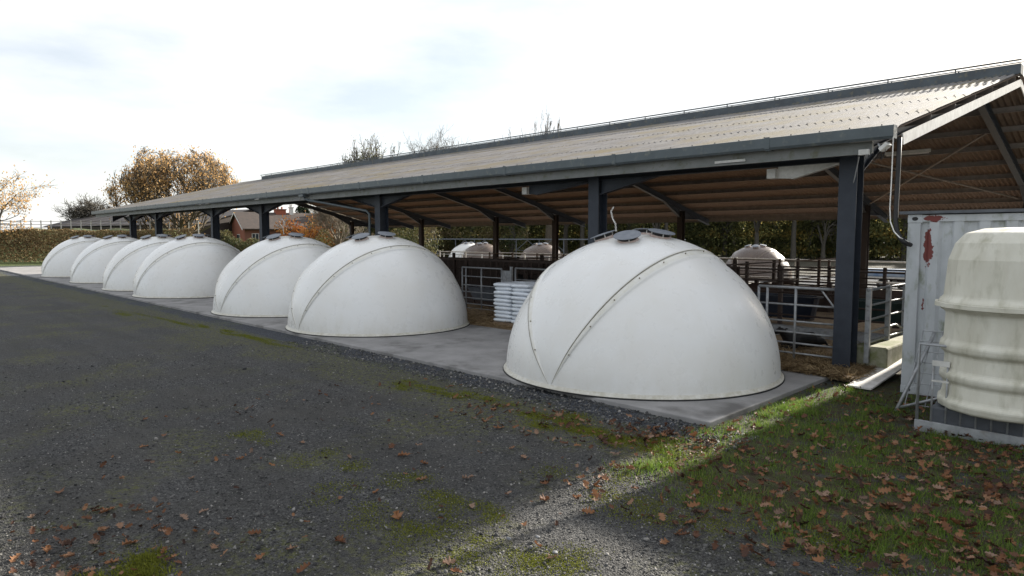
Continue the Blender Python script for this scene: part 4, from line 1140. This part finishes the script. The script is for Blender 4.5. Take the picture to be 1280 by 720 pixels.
house('red brick bungalow with brown tiled roof beyond the garden shrubs', (-93.9, 39.6, .5), R(83), 15.5, 7.2, 3.1, 5.3, M['brick'], M['tile'],
      [('f', 1.0, 1.0, 1.0, 1.3), ('f', 4.5, .9, 2.2, 1.3), ('f', 9.5, .9, 2.2, 1.3), ('f', 13, .9, 1.4, 1.3), ('s', 2.2, 1.0, 1.4, 1.2)],
      [(6.3, 3.6, .75, .55, M['brick']), (7.9, 3.3, .28, .9, M['white'])])
# dark barn with roof ventilation stacks
bd = math.atan2(24.5-29.5, -95.0+119.0)
t = thing('dark_barn', 'long dark brown barn beyond the field hedge with vent stacks on its roof', 'barn', (-141, 31.0, 0), math.atan2(9.5, 34))
b = MB(); b.poly([(0,-7,-1),(42,-7,-1),(42,9,-1),(0,9,-1),(0,-7,4.2),(42,-7,4.2),(42,9,4.2),(0,9,4.2),(0,1,6.4),(42,1,6.4)], [(0,1,5,4),(1,2,6,9,5),(2,3,7,6),(3,0,4,8,7)]); b.build('wall', M['barnwall'], t)
b = MB(); b.poly([(-.5,-7.6,4.1),(42.5,-7.6,4.1),(42.5,1,6.5),(-.5,1,6.5),(42.5,9.6,4.1),(-.5,9.6,4.1)], [(0,1,2,3),(3,2,4,5)]); b.poly([(-.5,-7.6,4.0),(42.5,-7.6,4.0),(42.5,1,6.38),(-.5,1,6.38),(42.5,9.6,4.0),(-.5,9.6,4.0)], [(3,2,1,0),(5,4,2,3)])
r = b.build('roof', M['barnroof'], t)
for k in range(6):
    b = MB(); b.tube([(5+k*3.6, 1, 6.2), (5+k*3.6, 1, 7.5)], .42, 12); b.tube([(5+k*3.6, 1, 7.6), (5+k*3.6, 1, 7.75)], .55, 12); b.build('vent_stack', M['greypl'], r)
t = house('long low grey building with slate coloured roof left of the brick house', (-141, 46.5, .5), R(52), 26, 9, 4.0, 6.6, M['stonewall'], M['slate'],
      [('f', 3, 1.2, 2, 1.6), ('f', 8, 1.2, 2, 1.6), ('f', 14, .5, 3, 2.6), ('f', 19, 1.2, 2, 1.6)], name='grey_building', gable_trim=False)
t['category'] = 'building'
# grassy bank with post and rail fence
b = MB(); n = 40
p0 = np.array([-70.5, 25.5]); p1 = np.array([-86.0, 6.0]); d = (p1-p0)/np.linalg.norm(p1-p0); nn = np.array([-d[1], d[0]])
if nn[0] > 0: nn = -nn
for i in range(n+1):
    q = p0+(p1-p0)*i/n
    for o_, z in ((0, -.1), (4, 2.9), (9, 3.2), (18, -.1)):
        e = min(1, i/8, (n-i)/5); c = q+nn*o_; b.v.append((c[0], c[1], z*e-.05+.1*math.sin(i*.9+o_)))
b.f = [(i*4+j, i*4+j+1, (i+1)*4+j+1, (i+1)*4+j) for i in range(n) for j in range(3)]; b.t = [0]*len(b.f)
M['field'] = mat('field_grass', (.075, .10, .03), (.12, .13, .05), .8, .95)
o = b.build('bank', M['field'], smooth=True); tag(o, kind='structure')
t = thing('post_and_rail_fence', 'pale post and rail fence along the bank behind the field hedge', 'fence', (0, 0, 0))
for i in range(22):
    q = p0+(p1-p0)*(.10+.9*i/21*.95)+nn*6.0
    b = MB(); b.box(q[0]-.05, q[0]+.05, q[1]-.05, q[1]+.05, 2.5, 4.05); b.build('post', M['railpale'], t)
qa = p0+(p1-p0)*.10+nn*6; qb = p0+(p1-p0)*(.10+.9*.95)+nn*6
for z in (3.25, 3.6, 3.95):
    b = MB(); b.bar((*qa, z), (*qb, z), .03, .05); b.build('rail', M['stonewall'], t)

# ------------------------------------------------------------------ ground cover
rg = np.random.default_rng(3)
HG = np.vectorize(hgt)
# loose stones
STV = np.array([(1,0,0),(-1,0,0),(0,1,0),(0,-1,0),(0,0,.7),(0,0,-.7),(.6,.6,.35),(-.6,.55,.3),(.55,-.6,-.3),(-.55,-.6,.35)], float)
STF = [(4,0,6),(4,6,2),(4,2,7),(4,7,1),(4,1,9),(4,9,3),(4,3,0),(0,3,8),(0,2,6),(5,2,0),(5,0,8),(5,8,3),(5,3,1),(5,1,2),(1,7,2),(1,3,9)]
def inview(x, y):
    # only ground the yard can be seen on: a wide fan before and beside the camera
    return (y < 7.0) & (y > .2)
n = 240000
u = rg.uniform(0, 1, n); dist = 1.8+13*u**1.5; ang = rg.uniform(R(-8), R(97), n)
px = -np.sin(ang)*dist; py = np.cos(ang)*dist
m_ = inview(px, py) & ~((px > -3.2) & (py > 5.0))
px, py = px[m_], py[m_]
den = .5+.5*np.sin(px*2.1+py*1.3)*np.sin(px*.7-py*2.7+1)
band = (py > 6.3)
keep = (rg.uniform(0, 1, len(px)) < np.where(band, 1.0, .22+.55*den)); px, py, band = px[keep], py[keep], band[keep]
n = len(px)
sz = np.exp(rg.normal(0, .42, n))*.0056*np.where(band, 1.8, 1.0); sz = np.minimum(sz, .026)
big = rg.uniform(0, 1, n) < .004; sz[big] *= 2.0
pz = HG(px, py)+sz*.25
tones = np.clip(rg.normal(.38, .2, n)+(rg.uniform(0, 1, n) < .10)*.5, 0, 1)
o = scatter('gravel', STV, STF, np.stack([px, py, pz], 1), np.stack([sz*rg.uniform(.9, 1.5, n), sz, sz*rg.uniform(.6, 1, n)], 1), rg, M['stone'], .5, tones)
tag(o, 'loose dark gravel chippings lying over the yard', 'gravel', kind='stuff')
print('stones', n)

# grass blades
BLV = [(-.5, 0, 0), (.5, 0, 0), (.28, .18, .6), (-.28, .18, .6), (.0, .6, 1.0)]
def blades(name, label, c, h, w, seed, m=M['grass'], cat='grass', tilt=.28):
    rg = np.random.default_rng(seed); n = len(c)
    V = np.array(BLV, float); S = np.stack([w*np.ones(n), h*.8, h], 1)
    Rm = rotmats(n, rg, tilt); P = V[None]*S[:, None, :]; P = np.einsum('nij,nkj->nki', Rm, P)+c[:, None, :]
    tones = np.clip(rg.normal(.45, .22, n), 0, 1)
    a = P[:, [0, 1, 2, 3]]; b_ = P[:, [3, 2, 4, 4]]
    full = P
    me = np_mesh(name, full, 5, m, None, tones, False, [(0, 1, 2), (0, 2, 3), (3, 2, 4)])
    tag(me, label, cat, kind='stuff'); return me
pts = []; hs = []
def clump(x, y, rx, ry, n, h):
    px = x+rg.normal(0, rx, n); py = y+rg.normal(0, ry, n); pts.append(np.stack([px, py], 1)); hs.append(h*rg.uniform(.5, 1.3, n))
# turf on the right of the slab, in tufts
nT = 1400
for k in range(nT):
    x = rg.uniform(-3.75, 3.0); y = rg.uniform(4.7, 10.3)
    if y < 4.9-.25*(x+3.2) : continue
    if rg.uniform() > .35+.65*(math.sin(x*2.3+1)*math.sin(y*1.9)*.5+.5): continue
    clump(x, y, .09, .09, int(rg.uniform(25, 90)), rg.uniform(.025, .085))
for k in range(60): clump(rg.uniform(-3.72, -3.1), rg.uniform(6.9, 8.9), .05, .08, 40, rg.uniform(.03, .09))
blade = np.concatenate(pts); hh = np.concatenate(hs)
ok = ~((blade[:, 0] < -3.72) & (blade[:, 1] > 6.9)); blade, hh = blade[ok], hh[ok]
c = np.column_stack([blade, HG(blade[:, 0], blade[:, 1])])
blades('grass', 'rough green grass between the slab and the container', c, hh, .006, 5)
# moss and short grass patches on the gravel
pts = []; hs = []
patches = [(-21.4, 5.5, 1.2, .2, 900), (-18.4, 5.9, 1.5, .15, 1500), (-16.2, 6.1, 1.0, .12, 1500), (-14.7, 6.15, .8, .14, 1800), (-13.2, 6.2, .6, .1, 500), (-7.8, 5.8, .4, .14, 1500), (-7.2, 5.9, .35, .12, 1300),
           (-6.6, 6.0, .3, .12, 700), (-5.5, 5.95, .4, .2, 2400), (-4.8, 5.8, .4, .2, 2800), (-4.15, 5.75, .3, .25, 2600), (-3.7, 5.9, .3, .3, 2200), (-7.2, 3.1, .3, .15, 500), (-5.8, 3.2, .3, .2, 500), (-4.85, 3.4, .3, .2, 900),
           (-4.6, 2.7, .3, .25, 700), (-4.9, 1.2, .25, .2, 1400), (-3.4, 3.3, .3, .18, 1100), (-3.8, 3.4, .25, .18, 900), (-3.0, 3.3, .3, .2, 700), (-3.9, 2.8, .35, .2, 900), (-2.6, 4.5, .5, .3, 1300), (-2.0, 5.0, .5, .3, 1300), (-3.3, 5.0, .4, .3, 1500), (-1.4, 4.9, .5, .3, 1200)]
for (x, y, rx, ry, n) in patches: 
    for q in range(7):
        clump(x+rg.normal(0, rx), y+rg.normal(0, ry*.8), rx*.28, ry*.35, int(n/3), .013 if n != 1400 else .03)
mp_ = np.concatenate(pts); hh = np.concatenate(hs)
ok = (mp_[:, 1] < 6.6) ; mp_, hh = mp_[ok], hh[ok]
c = np.column_stack([mp_, HG(mp_[:, 0], mp_[:, 1])-.001])
blades('moss', 'patches of moss and short grass growing through the gravel', c, hh, .008, 6, M['moss'], 'moss', .6)
# straw stalks by the nearest post and gate, and over the straw floor
n = 26000
sx_ = rg.uniform(-17, -3.3, n); sy_ = 10.75+rg.exponential(1.6, n)
k = rg.uniform(0, 1, n) < .35; sx_[k] = rg.normal(-4.0, .5, k.sum()); sy_[k] = rg.uniform(10.55, 12.0, k.sum())
ok = (sx_ < -3.35) & (sy_ > 10.5) & (sy_ < 20); sx_, sy_ = sx_[ok], sy_[ok]; n = len(sx_)
pos = np.column_stack([sx_, sy_, .10+rg.uniform(0, .05, n)-.03*(sy_ < 11)])
ln = rg.uniform(.05, .16, n)
o = scatter('straw', [(-1, -.025, 0), (1, -.025, .0), (1, .025, .02), (-1, .025, .02)], LEAFF, pos, np.stack([ln, ln*1.3, ln], 1), rg, M['straw'], .28)
tag(o, 'loose straw bedding strewn inside the shed and at the foot of the nearest post', 'straw', kind='stuff')

# fallen leaves: a curled leaf with pointed lobes
def leafshape(seed):
    r_ = random.Random(seed); vs = [(-1.25, 0, .05)]; n = 9
    top = []; bot = []
    for i in range(n):
        u = -1+2*i/(n-1); w = r_.uniform(.42, .6)*math.sqrt(max(0, 1-(abs(u)**2.0)))*(1+.42*(1 if i % 2 else -1)*(1 if 0 < i < n-1 else 0))
        z = (.1+.35*(seed % 3)/2)*u*u+.08*math.sin(u*4+seed)
        top.append((u, w, z+.7*w*r_.uniform(.2, 1.3))); bot.append((u, -w, z+.7*w*r_.uniform(-.1, 1.2)))
    mid = [(-1+2*i/(n-1), 0, .10*(-1+2*i/(n-1))**2) for i in range(n)]
    V = mid+top+bot; F = []
    for i in range(n-1): F += [(i, i+1, n+i+1, n+i), (i+1, i, 2*n+i, 2*n+i+1)]
    V.append((-1.5, .0, .12)); V.append((-1.0, .03, .16)); V.append((-1.0, -.03, .16)); V.append((-1.5, -.02, .12))
    F.append((3*n, 3*n+1, 3*n+2, 3*n+3))
    return V, F
LG = 'single fallen leaves on the gravel'
protoL = []
for s_ in range(5):
    V, F = leafshape(s_)
    for tn in (.3, .5, .7):
        b = MB(); b.v = list(V); b.f = F; b.t = [min(1, tn+.04*s_)]*len(F); protoL.append(b)
spots = [(196, 660), (163, 682), (268, 685), (318, 668), (325, 698), (365, 688), (424, 678), (497, 648), (561, 706), (570, 716), (655, 656), (590, 634), (530, 580), (527, 602), (437, 574), (425, 678), (350, 545), (378, 555), (545, 522), (625, 536), (655, 573),
         (680, 625), (735, 642), (755, 600), (795, 570), (722, 560), (850, 583), (870, 618), (925, 575), (955, 590), (930, 690), (995, 640), (1012, 690), (865, 655), (830, 680), (690, 697), (770, 588), (470, 618), (240, 600), (205, 545), (180, 560), (255, 640), (300, 575), (128, 665), (118, 682), (108, 650), (135, 640), (150, 660), (172, 640), (140, 705), (112, 715), (122, 640), (60, 690), (40, 650), (75, 620), (20, 700), (230, 648), (205, 690), (640, 562), (585, 600), (490, 560), (505, 570), (1075, 655), (1060, 690), (1130, 700), (1200, 690), (1230, 650), (1100, 620), (980, 660), (905, 640)]
cp, sp = math.cos(math.atan(63/832)), math.sin(math.atan(63/832)); yw = R(45.3)
fwv = np.array([-math.sin(yw)*cp, math.cos(yw)*cp, -sp]); rtv = np.array([math.cos(yw), math.sin(yw), 0]); upv = np.cross(rtv, fwv)
made = {}
for k, (x, y) in enumerate(spots):
    # measured ground positions of the leaves
    r_ = fwv+rtv*(x-640)/832-upv*(y-360)/832; q = r_*(2.2/-r_[2]); gx_, gy_ = q[0], q[1]
    if gy_ > 6.9: continue
    i = k % 15
    if i not in made: o = protoL[i].build('fallen_leaf', M['leaf'], None, tone=True); made[i] = o
    else: o = made[i].copy(); COL.objects.link(o)
    o.location = (gx_, gy_, hgt(gx_, gy_)+.012); s_ = rnd.uniform(.036, .066); o.scale = (s_, s_, s_)
    o.rotation_euler = (rnd.uniform(-.2, .2), rnd.uniform(-.2, .2), rnd.uniform(0, 6.28))
    tag(o, 'dry brown fallen leaf lying on the dark gravel', 'leaf', LG)
made[0]['label'] = 'large curled orange brown leaf on the gravel near the bottom left corner'
# dense litter at the right
n = 7600
lx = np.concatenate([rg.uniform(-3.9, 3.5, n), rg.normal(-3.6, .45, 260), rg.uniform(-6.5, -3, 180), rg.uniform(-9, -3, 150), rg.normal(-5.2, .5, 120)])
ly = np.concatenate([rg.uniform(4.2, 10.4, n), rg.normal(6.2, .25, 260), rg.uniform(5.2, 6.4, 180), rg.uniform(1.5, 6.3, 150), rg.normal(1.1, .4, 120)])
w = np.where((lx > -3.9) & (ly > 4.2), .25+.75*np.clip((lx+3.2)/2.2, 0, 1)*np.clip((ly-4.2)/1.0, .15, 1), 1)
w = np.where((lx > -3.75) & (ly > 7.5), w*.8, w)
ok = (rg.uniform(0, 1, len(lx)) < w) & ~((lx < -3.72) & (ly > 6.9)) & ~((lx > -2.8) & (ly > 10.4)); lx, ly = lx[ok], ly[ok]; n = len(lx)
sz = .016+.042*rg.beta(1.6, 2.2, n)
sz[(lx < -4) & (ly < 5)] *= .8
LV = [leafshape(9+q) for q in range(6)]; Fq = [f for f in LV[0][1][:16]]
Tm = np.array([[v for v in V_[:27]] for V_, _ in LV])          # six outlines, one face list
which = rg.integers(0, 6, n); Rm = rotmats(n, rg, .38)
P = Tm[which]*sz[:, None, None]; P = np.einsum('nij,nkj->nki', Rm, P)+np.column_stack([lx, ly, HG(lx, ly)+.012+rg.uniform(0, .03, n)+np.where((lx > -3.6) & (ly > 4.8), .015, 0)])[:, None, :]
tones = np.clip(rg.beta(1.3, 2.6, n)*1.15, 0, 1)
o = np_mesh('leaf_litter', P, 27, M['leaf'], None, tones, False, Fq)
tag(o, 'scattered brown and russet leaf litter on the turf in front of the container', 'leaf litter', kind='stuff')
# a few pale pebbles in the sunny patch and leaves on the board
pb = None
for k, (x, y) in enumerate([(-3.35, 3.28), (-2.97, 3.36), (-3.22, 3.45)]):
    if pb is None:
        b = MB(); b.poly([tuple(v) for v in STV], STF); pb = b.build('pebble', mat('pebble', (.17, .18, .19), (.1, .1, .11), 20), smooth=False); o = pb
        pb.modifiers.new('s', 'SUBSURF').render_levels = 2
    else: o = pb.copy(); COL.objects.link(o)
    o.location = (x, y, .018); o.scale = (.032, .024, .022); o.rotation_euler = (0, 0, k*1.3)
    tag(o, 'smooth grey pebble in the sunlit patch of gravel', 'pebble', 'pebbles in the sunlit gravel')

# ------------------------------------------------------------------ light, sky, camera
SUN_EL, SUN_AZ = R(21.2), R(3.4)      # azimuth clockwise from +Y
w = bpy.data.worlds.new('World'); sc.world = w; w.use_nodes = True
nt = w.node_tree; N = nt.nodes; L = nt.links; bg = N['Background']
sky = N.new('ShaderNodeTexSky'); sky.sky_type = 'NISHITA'; sky.sun_disc = False; sky.sun_elevation = SUN_EL; sky.sun_rotation = SUN_AZ
sky.dust_density = 1.3; sky.air_density = 1.0; sky.ozone_density = 1.0
tc = N.new('ShaderNodeTexCoord'); mp = N.new('ShaderNodeMapping'); mp.inputs['Scale'].default_value = (1, 1, 3.5); mp.inputs['Rotation'].default_value = (0, 0, .6)
nz = N.new('ShaderNodeTexNoise'); nz.inputs['Scale'].default_value = 2.2; nz.inputs['Detail'].default_value = 7; nz.inputs['Roughness'].default_value = .55
L.new(tc.outputs['Generated'], mp.inputs['Vector']); L.new(mp.outputs['Vector'], nz.inputs['Vector'])
mr = N.new('ShaderNodeMapRange'); mr.inputs['From Min'].default_value = .36; mr.inputs['From Max'].default_value = .66; mr.inputs['To Min'].default_value = .40; mr.inputs['To Max'].default_value = .86
L.new(nz.outputs['Fac'], mr.inputs['Value'])
mx = N.new('ShaderNodeMix'); mx.data_type = 'RGBA'; L.new(mr.outputs['Result'], mx.inputs['Factor']); L.new(sky.outputs['Color'], mx.inputs[6])
CL = 8.2
mx.inputs[7].default_value = (CL*1.0, CL*1.01, CL*1.02, 1)
L.new(mx.outputs[2], bg.inputs['Color']); bg.inputs['Strength'].default_value = .06
sd = bpy.data.lights.new('sun', 'SUN'); sd.energy = 5.0; sd.angle = R(1.0); sd.color = (1, .93, .82)
so = bpy.data.objects.new('sun', sd); COL.objects.link(so)
from mathutils import Vector
dv = Vector((math.sin(SUN_AZ)*math.cos(SUN_EL), math.cos(SUN_AZ)*math.cos(SUN_EL), math.sin(SUN_EL)))
so.rotation_euler = dv.to_track_quat('Z', 'Y').to_euler(); so.location = (0, 60, 40)

cd = bpy.data.cameras.new('camera'); cam = bpy.data.objects.new('camera', cd); COL.objects.link(cam)
cd.sensor_width = 36; cd.lens = 832/1280*36; cd.clip_end = 3000; cd.clip_start = .05
cam.location = (0, 0, 2.2); cam.rotation_euler = (R(90)-math.atan(63/832), 0, R(45.3))
sc.camera = cam
sc.view_settings.view_transform = 'Standard'; sc.view_settings.look = 'None'; sc.view_settings.exposure = 1.42; sc.view_settings.gamma = 1
